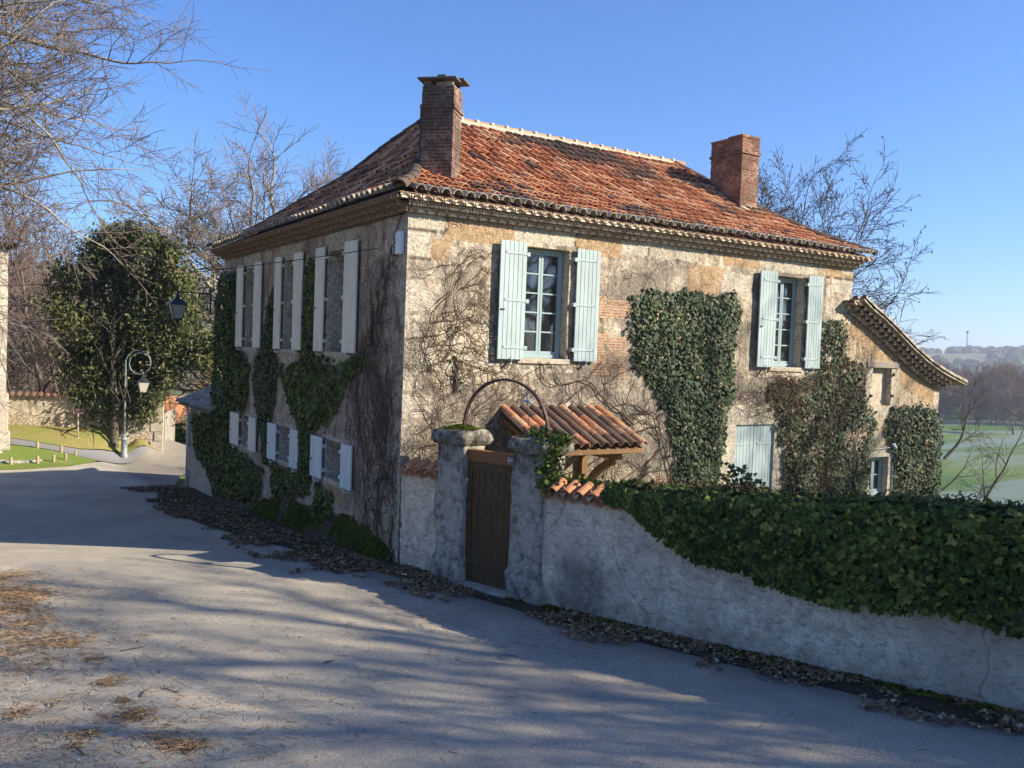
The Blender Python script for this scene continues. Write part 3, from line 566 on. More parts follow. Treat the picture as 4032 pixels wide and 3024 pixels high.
wall_sheet('wall', (0, HY, 0), (1, 0, 0), (0, 1, 0), 0, HX, -5.5, HZ+.05, [], MT['front'], house, front_att, cell=.25)

# ------------------------------------------------------------------ roof
PU = [0, .25, .457, .645, .72, .836, 1]; PG = [0, .155, .36, .54, .63, .80, 1]
ZE, ZR = 2.66, 5.24
def prof(u): return ZE + (ZR-ZE)*np.interp(u, PU, PG) + 0.0
X0, X1, Y0, Y1, RY, RX0, RX1 = -.35, 11.95, -.35, 12.0, 4.4, 2.6, 9.72
def zF(y): return ZE+(ZR-ZE)*np.interp((y-Y0)/(RY-Y0), [0, .25, .5, .72, 1], [0, .19, .43, .68, 1])
def zB(y): return prof((Y1-y)/(Y1-RY))
def zL(x): return prof((x-X0)/(RX0-X0))
def zRt(x): return prof((X1-x)/(X1-RX1))
def hipx(y, side): # x where the front/back slope meets the side slope
    zz = zF(y) if y < RY else zB(y); u = np.interp((zz-ZE)/(ZR-ZE), PG, PU)
    return X0+u*(RX0-X0) if side < 0 else X1-u*(X1-RX1)
def roofz(x, y):
    return float(min(zF(y) if y < RY else ZR, zB(y) if y > RY else ZR, zL(x) if x < RX0 else ZR, zRt(x) if x > RX1 else ZR))
rx = cuts(X0+.03, X1-.03, [RX0, RX1], .14); ry = cuts(Y0+.03, Y1-.03, [RY], .14)
gx, gy = np.meshgrid(rx, ry, indexing='ij')
rz = np.minimum(np.minimum(np.where(gy < RY, zF(gy), ZR), np.where(gy > RY, zB(gy), ZR)), np.minimum(np.where(gx < RX0, zL(gx), ZR), np.where(gx > RX1, zRt(gx), ZR)))
V = np.stack([gx.ravel(), gy.ravel(), rz.ravel()-.03], 1); n2_ = len(ry)
i, j = np.meshgrid(np.arange(len(rx)-1), np.arange(n2_-1), indexing='ij'); a = (i*n2_+j).ravel()
roof = np_mesh('roof', V, np.stack([a, a+n2_, a+n2_+1, a+1], 1), MT['tile'], house, rnd=np.full(len(V), .88), extra={'lich': np.full(len(V), .5)})

class Tiles:
    """half round clay tiles gathered into one mesh"""
    def __init__(s): s.V = []; s.F = []; s.R = []; s.L = []; s.n = 0
    def tile(s, p, d, side, r0, r1, rnd, lich=0.0, up=True, seg=7, arc=math.pi, thick=.016):
        """p lower end centre, d vector to the upper end, side unit vector across"""
        p = np.array(p, float); d = np.array(d, float); side = np.array(side, float); nrm = np.cross(side, d/np.linalg.norm(d))
        if (nrm[2] < 0) == up: nrm = -nrm
        th = np.linspace(-arc/2, arc/2, seg+1); vs = []
        for (q, r) in ((p, r0), (p+d, r1)):
            for rr in (r, r-thick):
                vs += [q + side*math.sin(t)*rr + nrm*(math.cos(t)*rr-(r*math.cos(arc/2))) for t in th]
        m = seg+1; b = s.n
        for k in range(seg):
            s.F.append((b+k, b+k+1, b+2*m+k+1, b+2*m+k)); s.F.append((b+k, b+m+k, b+m+k+1, b+k+1)); s.F.append((b+m+k, b+3*m+k, b+3*m+k+1, b+m+k+1))
        s.V += vs; s.n += len(vs); s.R += [rnd]*len(vs); s.L += [lich]*len(vs)
    def build(s, name, mat, parent): return np_mesh(name, s.V, s.F, mat, parent, rnd=s.R, smooth=False, extra={'lich': s.L})
def tr(): 
    r = random.random(); return .12+r*0.72 if r < .95 else .86+.12*random.random()
def patchlich(x, y, z, s=0): return float(vnoise(np.array([[x, y, z]]), .55, 7+s, 3)[0])
T = Tiles(); TE = Tiles()
def slope_col(fx, c, a0, a1, sgn, across, along, sidev, exposure=.34, r=.092, first=True):
    """tiles running up one column; fx(t)->z along coordinate t from the eave a0 to the ridge a1"""
    t = a0; k = 0
    ln = abs(a1-a0); n = int(ln/ (exposure*.88))
    pos = 0.0
    while pos < ln-.10:
        ta = a0+sgn*pos; stepn = exposure*(.86+.05*random.random()); tb = a0+sgn*min(pos+stepn+.09, ln+.05)
        za, zb = fx(ta), fx(tb)
        cc = c+random.gauss(0, .012)
        sg_ = .035*float(vnoise(np.array([[c, t+pos, 3.0]]), .55, 4, 2)[0])+random.gauss(0, .005); pa = [0, 0, za+.048+sg_]; pb = [0, 0, zb+.012+sg_]
        pa[across] = cc; pb[across] = cc+random.gauss(0, .010); pa[along] = ta-sgn*.02; pb[along] = tb
        lich = patchlich(*pa)*1.6
        rr = tr()
        if lich > .30 and random.random() < .6: rr = .80+.17*random.random()
        (TE if (k == 0 and first) else T).tile(pa, np.array(pb)-np.array(pa), sidev, r*1.04, r*.86, rr, max(0, lich), seg=6)
        pos += stepn; k += 1
SP = .235
x = X0+.12
while x < X1-.05:   # front slope
    a1 = RY
    if x < RX0 or x > RX1:
        ys = np.linspace(Y0, RY, 120); hz = zF(ys); lim = zL(x) if x < RX0 else zRt(x); a1 = ys[np.searchsorted(hz, lim)-1] if lim < ZR else RY
    if a1-Y0 > .2: slope_col(lambda t: float(zF(t)), x, Y0-.05, a1, 1, 0, 1, (1, 0, 0))
    x += SP
y = Y0+.14
while y < Y1-.05:   # left slope
    lim = zF(y) if y < RY else zB(y); xs = np.linspace(X0, RX0, 120); a1 = xs[min(np.searchsorted(zL(xs), lim), 119)]
    if a1-X0 > .2: slope_col(lambda t: float(zL(t)), y, X0-.05, a1, 1, 1, 0, (0, 1, 0))
    y += SP
T.build('tile_courses', MT['tile'], roof); TE.build('eave_tiles', MT['eave'], roof)
# ridge and hips
RT = Tiles(); HT = Tiles(); x = RX0-.1; mo = MB()
while x < RX1:
    RT.tile((x, RY, ZR+.02), (.44, 0, .02), (0, 1, 0), .13, .115, .55+.1*random.random(), 0, seg=8); mo.box((x-.045, RY-.135, ZR-.06), (x+.045, RY+.135, ZR+.155)); x += .40
mo.box((RX0-.1, RY-.15, ZR-.12), (RX1, RY+.15, ZR+.075))
RT.build('ridge_tiles', MT['tile'], roof); mo.build('ridge_mortar', MT['mortar'], roof, bevel=.03)
for side in (-1, 1):
    for seg_ in ('f', 'b'):
        ys = np.arange(Y0, RY, .02) if seg_ == 'f' else np.arange(Y1, RY, -.02)
        pts = [Vector((hipx(yy, side), yy, float(zF(yy) if yy < RY else zB(yy)))) for yy in ys]
        k = 0; HQ = Tiles()
        while k < len(pts)-2:
            m = k
            while m < len(pts)-1 and (pts[m]-pts[k]).length < .42: m += 1
            d = pts[m]-pts[k]; sv = d.cross(Vector((0, 0, 1))).normalized()
            HQ.tile(pts[k]+Vector((0, 0, .05)), d*1.06, sv, .125, .11, .84+.1*random.random(), .9, seg=7); k = m
        HQ.build('hip_tiles', MT['tile'], roof)

# cornice: three stepped rows of half tiles bedded in mortar
def cornice(name, O, U, N, length, ztop, parent, mm, mt_, rows=3, dr=0.075, proj=0.115, sp=.20, u_from=0.0, dirz=0.0, lim=None):
    O, U, N = Vector(O), Vector(U), Vector(N); m = MB(); t = MB()
    for k in range(rows):
        p0 = proj*(rows-k); zt = ztop-k*(dr+.012); off = (k % 2)*sp/2
        Z = lambda u: (lim(u) if lim else 0.0)
        n = int((length+2*p0)/sp)+1
        for i in range(n):
            ua = -p0*.9+off+i*sp+u_from
            if ua+sp > length+p0*.9+.06+u_from: break
            c = O+U*(ua+sp/2)+Vector((0, 0, zt+Z(ua+sp/2)))
            # arch shell
            rO, rI = sp*.45, sp*.395; vs = []; S = 6
            for dd in (p0, 0):
                for rr in (rO, rI):
                    for q in range(S+1):
                        th = math.pi*q/S; vs.append(c+U*(math.cos(th)*rr)+N*dd+Vector((0, 0, -dr+math.sin(th)*rr*.78)))
            M_ = S+1; fs = []
            for q in range(S): fs += [(q, q+1, M_+q+1, M_+q), (q, 2*M_+q, 2*M_+q+1, q+1), (M_+q, M_+q+1, 3*M_+q+1, 3*M_+q)]
            t.add(vs, fs, att=random.random())
            # mortar filling between arches (front face set back a little)
            d0 = p0-.018; vs = []
            for q in range(S+1):
                th = math.pi*q/S; vs.append(c+U*(math.cos(th)*rO)+N*d0+Vector((0, 0, -dr+math.sin(th)*rO*.78)))
            top = [c+U*(math.cos(math.pi*q/S)*rO)+N*d0+Vector((0, 0, .012)) for q in range(S+1)]
            m.add(vs+top, [(q, q+1, S+1+q+1, S+1+q) for q in range(S)])
            d2 = p0-.030-.03*((i*7+k) % 3)/3; hol = [c+U*(math.cos(math.pi*q/S)*rI)+N*d2+Vector((0, 0, -dr+math.sin(math.pi*q/S)*rI*.78)) for q in range(S+1)]
            m.add(hol, [tuple(range(S+1))])
        # slab over the row
        a = -p0+u_from; b = length+p0+u_from; nn = 12 if lim else 1
        for q in range(nn):
            ua, ub = a+(b-a)*q/nn, a+(b-a)*(q+1)/nn
            A = O+U*ua+Vector((0, 0, zt+Z(ua))); B = O+U*ub+Vector((0, 0, zt+Z(ub)))
            h1, h2 = Vector((0, 0, .004)), Vector((0, 0, .014)); D = N*(p0-.004); I = -N*.02
            t.add([A+I+h1, B+I+h1, B+D+h1, A+D+h1, A+I+h2, B+I+h2, B+D+h2, A+D+h2], [(0, 3, 2, 1), (4, 5, 6, 7), (2, 3, 7, 6), (1, 2, 6, 5), (0, 4, 7, 3)], att=.3)
            m.add([A-Vector((0, 0, dr))+N*.05, B-Vector((0, 0, dr))+N*.05, B+N*.05, A+N*.05], [(0, 1, 2, 3)])
    o = m.build(name, mm, parent); t.build('cornice_tiles', mt_, o); return o
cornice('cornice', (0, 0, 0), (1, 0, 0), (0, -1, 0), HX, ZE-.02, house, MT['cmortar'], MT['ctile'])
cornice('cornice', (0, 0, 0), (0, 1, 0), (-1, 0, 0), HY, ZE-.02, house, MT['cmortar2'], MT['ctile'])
pl = MB(); pl.box((X0+.06, Y0+.06, ZE-.012), (X1-.06, Y1-.06, ZE+.004)); pl.build('eave_board', MT['ctile'], house)

# chimneys
def chimney(c, u, v, wu, wv, z0, ztop, mat, capped):
    """c = front corner, u and v unit vectors, wu wv sizes"""
    u, v = Vector(u), Vector(v); c = Vector(c)
    F = lambda a, b, z: c+u*a+v*b+Vector((0, 0, z))
    m = MB(); nz = int((ztop-z0)/.062); rng = random.Random(3)
    for k in range(nz):   # one ring per course, courses slightly uneven
        z = z0+k*.062; e = rng.uniform(-.006, .006); band = .03 if (k == nz-6) else 0; zt = ztop if k == nz-1 else z+.0618
        m.box((-e-band, -e-band, z), (wu+e+band, wv+e+band, zt), F)
    if not capped:
        m.box((-.02, -.02, ztop), (wu*.98, wv*.45, ztop+.06), F); m.box((-.02, wv*.45, ztop), (wu+.02, wv+.02, ztop+.03), F)
    ch = m.build('chimney', mat, house)
    if capped:
        m = MB()
        for a in (.04, wu-.16):
            for b in (.02, wv-.12): m.box((a-.03, b, ztop), (a+.12, b+.11, ztop+.11), F)
        m.box((wu*.42, .02, ztop), (wu*.72, .10, ztop+.07), F)
        m.build('chimney_blocks', MT['brick_red'], ch)
        m = MB(); m.box((-.085, -.06, ztop+.105), (wu+.045, wv*.55, ztop+.14), F); m.box((-.05, wv*.45, ztop+.15), (wu+.11, wv+.12, ztop+.19), F); m.box((wu*.4, wv*.2, ztop+.19), (wu*.66, wv*.5, ztop+.225), F)
        m.build('chimney_cap', MT['cap'], ch, bevel=.008)
        m = MB(); m.box((-.03, .0, z0+.03), (-.004, wv, z0+1.75), F); m.build('flashing', MT['dmetal'], ch)
    m = MB(); m.tube([F(-.03, -.05, z0+.42), F(wu*.5, -.07, z0+.30), F(wu+.04, -.05, z0+.27)], [.05, .06, .06], 8); m.build('mortar_fillet', MT['cmortar'], ch)
    return ch
s2 = 2**-.5
h0 = Vector((1.10, .60, 0))   # near corner of the rotated chimney (front right of the wide face)
# wide face runs from h0 in direction (-1,1); depth runs along the hip (1,1)
chimney(h0+Vector((-s2, s2, 0))*.59, (s2, -s2, 0), (s2, s2, 0), .59, .52, 2.75, 4.83, MT['brick_dark'], True)
chimney((9.84, 2.0, 0), (1, 0, 0), (0, 1, 0), .60, 1.05, 3.45, 5.58, MT['brick_red'], False)
# ------------------------------------------------------------------ windows and shutters
def frame_fn(O, U, N):
    O, U, N = Vector(O), Vector(U), Vector(N)
    return lambda a, d, z: O+U*a+N*d+Vector((0, 0, z))
FF_ = frame_fn((0, 0, 0), (1, 0, 0), (0, -1, 0)); FL_ = frame_fn((0, 0, 0), (0, 1, 0), (-1, 0, 0))
def window(parent, F, u0, u1, z0, z1, dep, rows=5, fmat='frame', curtain=False, sill=True):
    m = MB(); fwid = .05; d0, d1 = -dep, -dep+.055
    m.box((u0, d0, z0), (u0+fwid, d1, z1), F); m.box((u1-fwid, d0, z0), (u1, d1, z1), F)
    m.box((u0+fwid, d0, z1-fwid), (u1-fwid, d1, z1), F); m.box((u0+fwid, d0, z0), (u1-fwid, d1+.02, z0+.07), F)
    win = m.build('window', MT[fmat], parent, bevel=.004)
    um = (u0+u1)/2
    for (a, b) in ((u0+fwid, um-.004), (um+.004, u1-fwid)):
        s = MB(); st = .048; e0, e1 = -dep+.012, -dep+.05; za, zb = z0+.072, z1-fwid-.002
        s.box((a, e0, za), (a+st, e1, zb), F); s.box((b-st, e0, za), (b, e1, zb), F)
        s.box((a+st, e0, za), (b-st, e1, za+.06), F); s.box((a+st, e0, zb-st), (b-st, e1, zb), F)
        h = (zb-st-za-.06)/rows
        for k in range(1, rows): s.box((a+st, e0+.006, za+.06+h*k-.013), (b-st, e1-.002, za+.06+h*k+.013), F)
        sash = s.build('sash', MT[fmat], win, bevel=.003)
        p = MB(); 
        for k in range(rows):
            zz = za+.06+h*k; p.box((a+st-.002, e0+.008, zz+.005), (b-st+.002, e0+.014, zz+h-.005), F)
        p.build('pane', MT['glass'], win)
    s = MB(); s.box((u0-.002, -dep-.06, z0-.03), (u1+.002, -dep+.02, z0+.005), F); s.build('window_base', MT[fmat], win)
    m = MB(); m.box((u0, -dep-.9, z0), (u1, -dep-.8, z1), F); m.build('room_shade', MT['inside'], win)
    if curtain:
        m = MB(); n = 14
        for k in range(n):
            a, b = u0+.05+(u1-u0-.1)*k/n, u0+.05+(u1-u0-.1)*(k+1)/n
            if .30 < (k+.5)/n < .52 or (k+.5)/n > .95: continue
            m.quad(F(a, -dep-.10-.02*(k % 2), z0+.03), F(b, -dep-.10-.02*((k+1) % 2), z0+.03), F(b, -dep-.10-.02*((k+1) % 2), z1-.05), F(a, -dep-.10-.02*(k % 2), z1-.05))
        m.build('curtain', MT['curtain'], win)
    if sill:
        m = MB(); m.box((u0-.10, -dep+.02, z0-.10), (u1+.10, .035, z0-.002), F); m.build('window_sill', MT['stone'], win, bevel=.012)
    return win
def shutter(parent, F, u0, u1, z0, z1, hinge, mat, nb=6, straps=(.10, .5, .90), d=.055, th=.034, latch=True, splay=0.0):
    """boards side by side with open joints; hinge side 'lo' or 'hi'"""
    hu = u0 if hinge == 'lo' else u1
    def G(a, dd, z):
        off = abs(a-hu)*math.sin(splay); return F(a, dd+off, z)
    m = MB(); wd_ = (u1-u0)/nb
    for k in range(nb):
        a, b = u0+k*wd_, u0+(k+1)*wd_
        m.box((a+.0045, d, z0), (b-.0045, d+th, z1), G)
    m.box((u0+.01, d+.004, z0+.01), (u1-.01, d+th-.010, z1-.01), G)
    zt = z1-.0; m.box((u0, d+th-.002, z1-.13), (u1, d+th+.004, z1-.002), G) if nb >= 6 and (z1-z0) > 1.5 and False else None
    sh = m.build('shutter', mat, parent, bevel=.0022)
    for s in straps:
        m = MB(); z = z0+(z1-z0)*s
        a, b = (u0+.005, u1-.13) if hinge == 'lo' else (u0+.13, u1-.005)
        m.box((a, d+th+.002, z-.017), (b, d+th+.010, z+.017), G)
        tip = b if hinge == 'lo' else a; sg = 1 if hinge == 'lo' else -1
        m.tube([G(tip, d+th+.006, z), G(tip+sg*.03, d+th+.006, z+.03)], .006, 4); m.tube([G(tip, d+th+.006, z), G(tip+sg*.03, d+th+.006, z-.02)], .006, 4)
        e = u0 if hinge == 'lo' else u1
        m.box((min(e-sg*.06, e+sg*.01), d-.055, z-.035), (max(e-sg*.06, e+sg*.01), d+th+.012, z+.035), G)
        m.build('hinge_strap', mat, sh, bevel=.003)
    m = MB(); um = (u0+u1)/2; m.tube([G(um, .0, z0-.05), G(um, d+th+.03, z0-.05), G(um, d+th+.035, z0+.05)], .010, 5); m.box((um-.02, 0, z0-.085), (um+.02, d+th+.02, z0-.055), G)
    m.build('shutter_stop', mat, sh)
    if latch:
        m = MB(); e = u1 if hinge == 'lo' else u0; sg = -1 if hinge == 'lo' else 1; z = z0+(z1-z0)*.42
        m.box((min(e+sg*.04, e+sg*.12), d+th, z-.01), (max(e+sg*.04, e+sg*.12), d+th+.02, z+.012), G); m.build('latch', MT['dmetal'], sh)
    return sh
S = MT['shutter']
window(house, FF_, 2.345, 3.32, 0.03, 2.04, .25, 5)
window(house, FF_, 8.945, 9.87, 0.01, 2.02, .25, 5, curtain=True)
shutter(house, FF_, 1.75, 2.33, 0.0, 2.1, 'hi', S, 6, splay=.06); shutter(house, FF_, 3.45, 4.0, 0.0, 2.1, 'lo', S, 6, latch=False)
shutter(house, FF_, 8.36, 8.93, 0.0, 2.1, 'hi', S, 6, splay=.05); shutter(house, FF_, 9.96, 10.46, 0.0, 2.1, 'lo', S, 6, latch=False)
# closed double shutters of the garden door
for a, b, h in ((7.93, 8.535, 'lo'), (8.545, 9.15, 'hi')): shutter(house, FF_, a, b, -3.6, -1.28, h, S, 6, straps=(.12, .82), d=-.085, latch=False)
S2, S3 = MT['shutter2'], MT['shutter3']
for (a, b, z0, z1, _) in [(h+(0,))[:5] for h in LH]:
    window(house, FL_, a+.012, b-.012, z0+.01, z1-.01, .38, 5 if z1 > 0 else 2, fmat='frame')
for (lo, hi, lo2, hi2) in ((1.96, 2.59, 3.66, 4.17), (4.98, 5.54, 6.42, 6.88), (7.95, 8.54, 9.54, 10.12)):
    shutter(house, FL_, lo, hi, 0.0, 2.1, 'hi', S2, 7, latch=False); shutter(house, FL_, lo2, hi2, 0.0, 2.1, 'lo', S2, 6)
for (lo, hi, lo2, hi2, mm) in ((1.96, 2.48, 3.52, 4.16, S3), (4.95, 5.5, 6.5, 7.13, S3), (8.1, 8.70, 9.63, 10.44, S2)):
    shutter(house, FL_, lo, hi, -2.57, -1.73, 'hi', mm, 7, straps=(.22, .80), latch=False); shutter(house, FL_, lo2, hi2, -2.57, -1.73, 'lo', mm, 7, straps=(.22, .80))

# ------------------------------------------------------------------ porch roof over the garden door on the front
aw = bpy.data.objects.new('porch_roof', None); C.objects.link(aw); aw.parent = house
AT = Tiles(); x = 2.0; k = 0
while x < 4.2:
    for q in range(4):
        y0 = -1.36+q*.33; z0 = -1.50+ (q*.33)/1.36*.56; dd = (0, .42, .173)
        AT.tile((x+random.gauss(0, .006), y0, z0+.035), dd, (1, 0, 0), .098, .082, .52+.22*random.random() if (k+q) % 5 else .8, 0.9+.9*random.random() if 0 < k < 10 and random.random() < .7 else 0.2, seg=8)
    if k < 10:
        for q in range(4):
            y0 = -1.34+q*.33; z0 = -1.50+(q*.33)/1.36*.56; AT.tile((x+.107, y0, z0+.0), (0, .42, .173), (1, 0, 0), .085, .095, .5, 0.9, up=False, seg=6)
    x += .214; k += 1
AT.build('porch_tiles', MT['tile'], aw)
m = MB()
def pz(y): return -1.50-.045+(y+1.36)/1.36*.56
for xx in np.arange(1.98, 4.2, .42): m.add([(xx-.03, -1.30, pz(-1.30)-.09), (xx+.03, -1.30, pz(-1.30)-.09), (xx+.03, 0, pz(0)-.09), (xx-.03, 0, pz(0)-.09), (xx-.03, -1.30, pz(-1.30)), (xx+.03, -1.30, pz(-1.30)), (xx+.03, 0, pz(0)), (xx-.03, 0, pz(0))], [(0,3,2,1),(4,5,6,7),(0,1,5,4),(1,2,6,5),(2,3,7,6),(3,0,4,7)])
m.box((1.9, -1.33, pz(-1.31)-.075), (4.2, -1.302, pz(-1.31)+.012)); m.box((1.88, -1.12, pz(-1.1)-.20), (4.22, -1.0, pz(-1.1)-.092)); m.box((1.9, -.09, pz(0)-.20), (4.2, -.02, pz(0)-.1))
m.add([(1.9, -1.32, pz(-1.32)+.004), (4.2, -1.32, pz(-1.32)+.004), (4.2, 0, pz(0)+.004), (1.9, 0, pz(0)+.004)], [(0, 1, 2, 3)])
m.build('porch_rafters', MT['beam'], aw, bevel=.004)
for xx in (2.15, 3.78):
    m = MB(); m.box((xx-.065, -.13, -2.75), (xx+.065, -.01, pz(0)-.2)); m.box((xx-.055, -1.16, pz(-1.1)-.31), (xx+.055, -.131, pz(-1.1)-.202))
    pts = [Vector((xx, -.14, -2.42)), Vector((xx, -.30, -2.22)), Vector((xx, -.52, -2.02)), Vector((xx, -.78, -1.86)), Vector((xx, -.98, -1.78))]
    for p, q in zip(pts, pts[1:]):
        n = (q-p).cross(Vector((1, 0, 0))).normalized()*.065; e = Vector((.05, 0, 0))
        m.add([p-n-e, p-n+e, q-n+e, q-n-e, p+n-e, p+n+e, q+n+e, q+n-e], [(0,3,2,1),(4,5,6,7),(0,1,5,4),(1,2,6,5),(2,3,7,6),(3,0,4,7)])
    m.build('porch_bracket', MT['beam'], aw, bevel=.004)
m = MB(); m.box((2.62, -.02, -3.7), (3.22, .0, -2.12)); m.box((2.5, -.035, -3.7), (2.62, .0, -1.98)); m.box((3.22, -.035, -3.7), (3.36, .0, -1.98)); m.box((2.5, -.035, -2.12), (3.36, 0.0, -1.93)); m.build('front_door', MT['stone'], house, bevel=.006)

# ------------------------------------------------------------------ lean-to wing on the right
wing = thing('lean_to_wing', 'low lean-to wing of ochre plaster with swooping tiled eave beside the tall house', 'outbuilding')
RKx = [11.6, 11.9, 12.4, 13.0, 13.6, 14.2, 14.8, 15.3, 16.0]; RKz = [1.68, 1.50, 1.28, .96, .62, .32, .08, -.08, -.27]
def rk(x): return float(np.interp(x, RKx, RKz))
def wing_att(u, z, W):
    n = vnoise(W, 1.6, 5, 4); n2 = vnoise(W, 5, 2, 3); wu, wz = u+n2*.04, z+n2*.04
    c = .85*rect(wu, wz, 15.12, 15.4, -4, 2, .02); c = np.maximum(c, .8*rect(wu, wz, 12.3, 12.6, -.9, .1, .03)); c = np.maximum(c, .8*rect(wu, wz, 13.3, 13.6, -.9, .1, .03)); c = np.maximum(c, .9*rect(wu, wz, 12.4, 13.55, -3.6, -1.95, .04)); c = np.maximum(c, .75*rect(wu, wz, 12.3, 13.7, -1.1, -.9, .03))
    edge = np.array([rk(a) for a in u])-.75
    return {'brick': 0*u, 'ochre': .62*(z > edge-.15+.05*n2), 'cream': c, 'dark': .25*sstep(0, .5, n), 'rubble': .35*sstep(0, .5, vnoise(W, 2, 3, 3))*(z < edge), 'joint': line(u, z-edge+.15, 11.6, 15.3, 0, 0, .008)*.5}
wall_sheet('wall', (0, 0, 0), (1, 0, 0), (0, -1, 0), 11.6, 15.35, -4.8, 1.6, [(12.55, 13.3, -.86, .06, .14), (12.62, 13.35, -3.1, -2.13, .22)], MT['wing'], wing, wing_att, cell=.06, top=None if False else None) if False else None
def wing_wall():
    us = cuts(11.6, 15.35, [12.55, 13.3, 12.62, 13.35], .06); holes = [(12.55, 13.3, -.86, .06, .16), (12.62, 13.35, -3.1, -2.13, .26)]
    wall_sheet('wall', (0, 0, 0), (1, 0, 0), (0, -1, 0), 11.6, 15.35, -4.8, .06, holes, MT['wing'], wing, wing_att, cell=.06)
    # gable part above z = .06 follows the rake
    zs = np.linspace(0, 1, 22); gu, gt = np.meshgrid(us, zs, indexing='ij'); top = np.array([max(.0601, rk(a)-.30) for a in us])[:, None]
    z = .06+(top-.06)*gt; W = np.stack([gu.ravel(), 0*gu.ravel(), z.ravel()], 1)
    dn = np.stack([vnoise(W, 1.3, 1, 3)+0.35*vnoise(W, 7, 4, 2), vnoise(W, 1.3, 31, 3)+0.35*vnoise(W, 7, 34, 2)], 1)*.014
    P = W.copy(); P[:, 0] += dn[:, 0]; P[:, 1] += dn[:, 1]; i, j = np.meshgrid(np.arange(len(us)-1), np.arange(21), indexing='ij'); a = (i*22+j).ravel()
    np_mesh('wall', P, np.stack([a, a+22, a+23, a+1], 1), MT['wing'], wing, smooth=True, extra=wing_att(gu.ravel(), z.ravel(), W))
wing_wall()
m = MB(); m.box((15.30, .012, -4.9), (15.349, 6.5, -.45)); m.box((11.66, 6.45, -4.9), (15.3, 6.5, -.4)); m.build('wall', MT['wing'], wing)
cornice('cornice', (0, 0, 0), (1, 0, 0), (0, -1, 0), 3.75, -.07, wing, MT['cmortar'], MT['ctile'], rows=3, dr=.085, proj=.10, sp=.19, u_from=11.6, lim=lambda u: rk(u))
WT = Tiles(); y = -.30
while y < 6.4:
    xs = 11.62
    while xs < 15.9:
        xe = min(xs+.40, 16.02); d = (xs-xe, 0, rk(xs)-rk(xe)); WT.tile((xe, y, rk(xe)+.02), d, (0, 1, 0), .10, .085, tr(), patchlich(xs, y, 0)+.6, seg=6); xs += .33
    y += .225
wr = bpy.data.objects.new('roof', None); C.objects.link(wr); wr.parent = wing
WT.build('tile_courses', MT['eave'], wr)
m = MB()
for p, q in zip(range(len(RKx)-1), range(1, len(RKx))):
    a, b = RKx[p], RKx[q]; m.add([(a, -.36, RKz[p]-.05), (b, -.36, RKz[q]-.05), (b, 6.5, RKz[q]-.05), (a, 6.5, RKz[p]-.05), (a, -.36, RKz[p]+.0), (b, -.36, RKz[q]+.0), (b, 6.5, RKz[q]+.0), (a, 6.5, RKz[p]+.0)], [(0,3,2,1),(4,5,6,7),(0,1,5,4),(1,2,6,5),(2,3,7,6),(3,0,4,7)])
m.build('roof_edge', MT['eave'], wr)
m = MB(); m.box((12.3, -.035, .065), (13.55, .05, .22)); m.build('timber_lintel', MT['grey_wood'], wing, bevel=.01)
m = MB(); m.box((12.55, .15, -.86), (13.3, .17, .06)); m.build('blocked_opening', MT['stone'], wing)
m = MB()
for (x_, z_) in ((12.5, -.62), (13.36, -.1), (13.34, -.62)): m.box((x_-.02, -.05, z_-.03), (x_+.02, .0, z_+.03))
m.build('hinge_pin', MT['iron'], wing)
window(wing, FF_, 12.63, 13.34, -3.09, -2.14, .22, 2, sill=True)
m = MB(); m.tube([(12.6, -.06, -1.93), (13.35, -.06, -1.90)], .008, 5); m.tube([(13.42, -.0, -1.86), (13.42, -.10, -1.84)], .05, 10); m.tube([(13.42, -.10, -1.84), (13.38, -.16, -1.90)], .035, 8); m.tube([(13.50, -.02, -1.92), (13.52, -.02, -3.0)], .02, 6); m.build('spot_light', MT['box'], wing)

# ------------------------------------------------------------------ annex at the far end
annex = thing('stone_annex', 'low annex with overhanging dark tiled roof at the far end of the house', 'outbuilding')
def ax_att(u, z, W):
    n = vnoise(W, 1.6, 5, 4); return {'brick': 0*u, 'ochre': 0*u, 'cream': .8*sstep(-.1, .1, n-.2*(z+3.4))*(z < -3.2), 'dark': .4*sstep(0, .5, n), 'rubble': .2+0*u, 'joint': 0*u}
wall_sheet('wall', (0, 0, 0), (0, 1, 0), (-1, 0, 0), 11.72, 15.5, -5.2, -1.86, [], MT['side'], annex, ax_att, cell=.1)
wall_sheet('wall', (0, 15.5, 0), (1, 0, 0), (0, 1, 0), 0, 4.5, -5.4, -1.8, [], MT['side'], annex, ax_att, cell=.2)
AX = Tiles(); y = 11.75
while y < 15.85:
    xs = -.36
    while xs < 4.3:
        AX.tile((xs, y, -1.84+(xs+.36)*.42), (.41, 0, .172), (0, 1, 0), .10, .085, tr()*.5+.3, 1.0+.5*random.random(), seg=5); xs += .34
    y += .23
AX.build('roof', MT['eave'], annex)
m = MB(); m.add([(-.34, 11.7, -1.90), (-.34, 15.85, -1.90), (4.3, 15.85, .04), (4.3, 11.7, .04)], [(0, 1, 2, 3)]); m.build('roof_edge', MT['ctile'], annex)
m = MB(); m.tube([(-.10, 15.42, -1.95), (-.07, 15.42, -2.2), (-.07, 15.42, -4.5)], .045, 8); m.build('downpipe', MT['box'], annex)

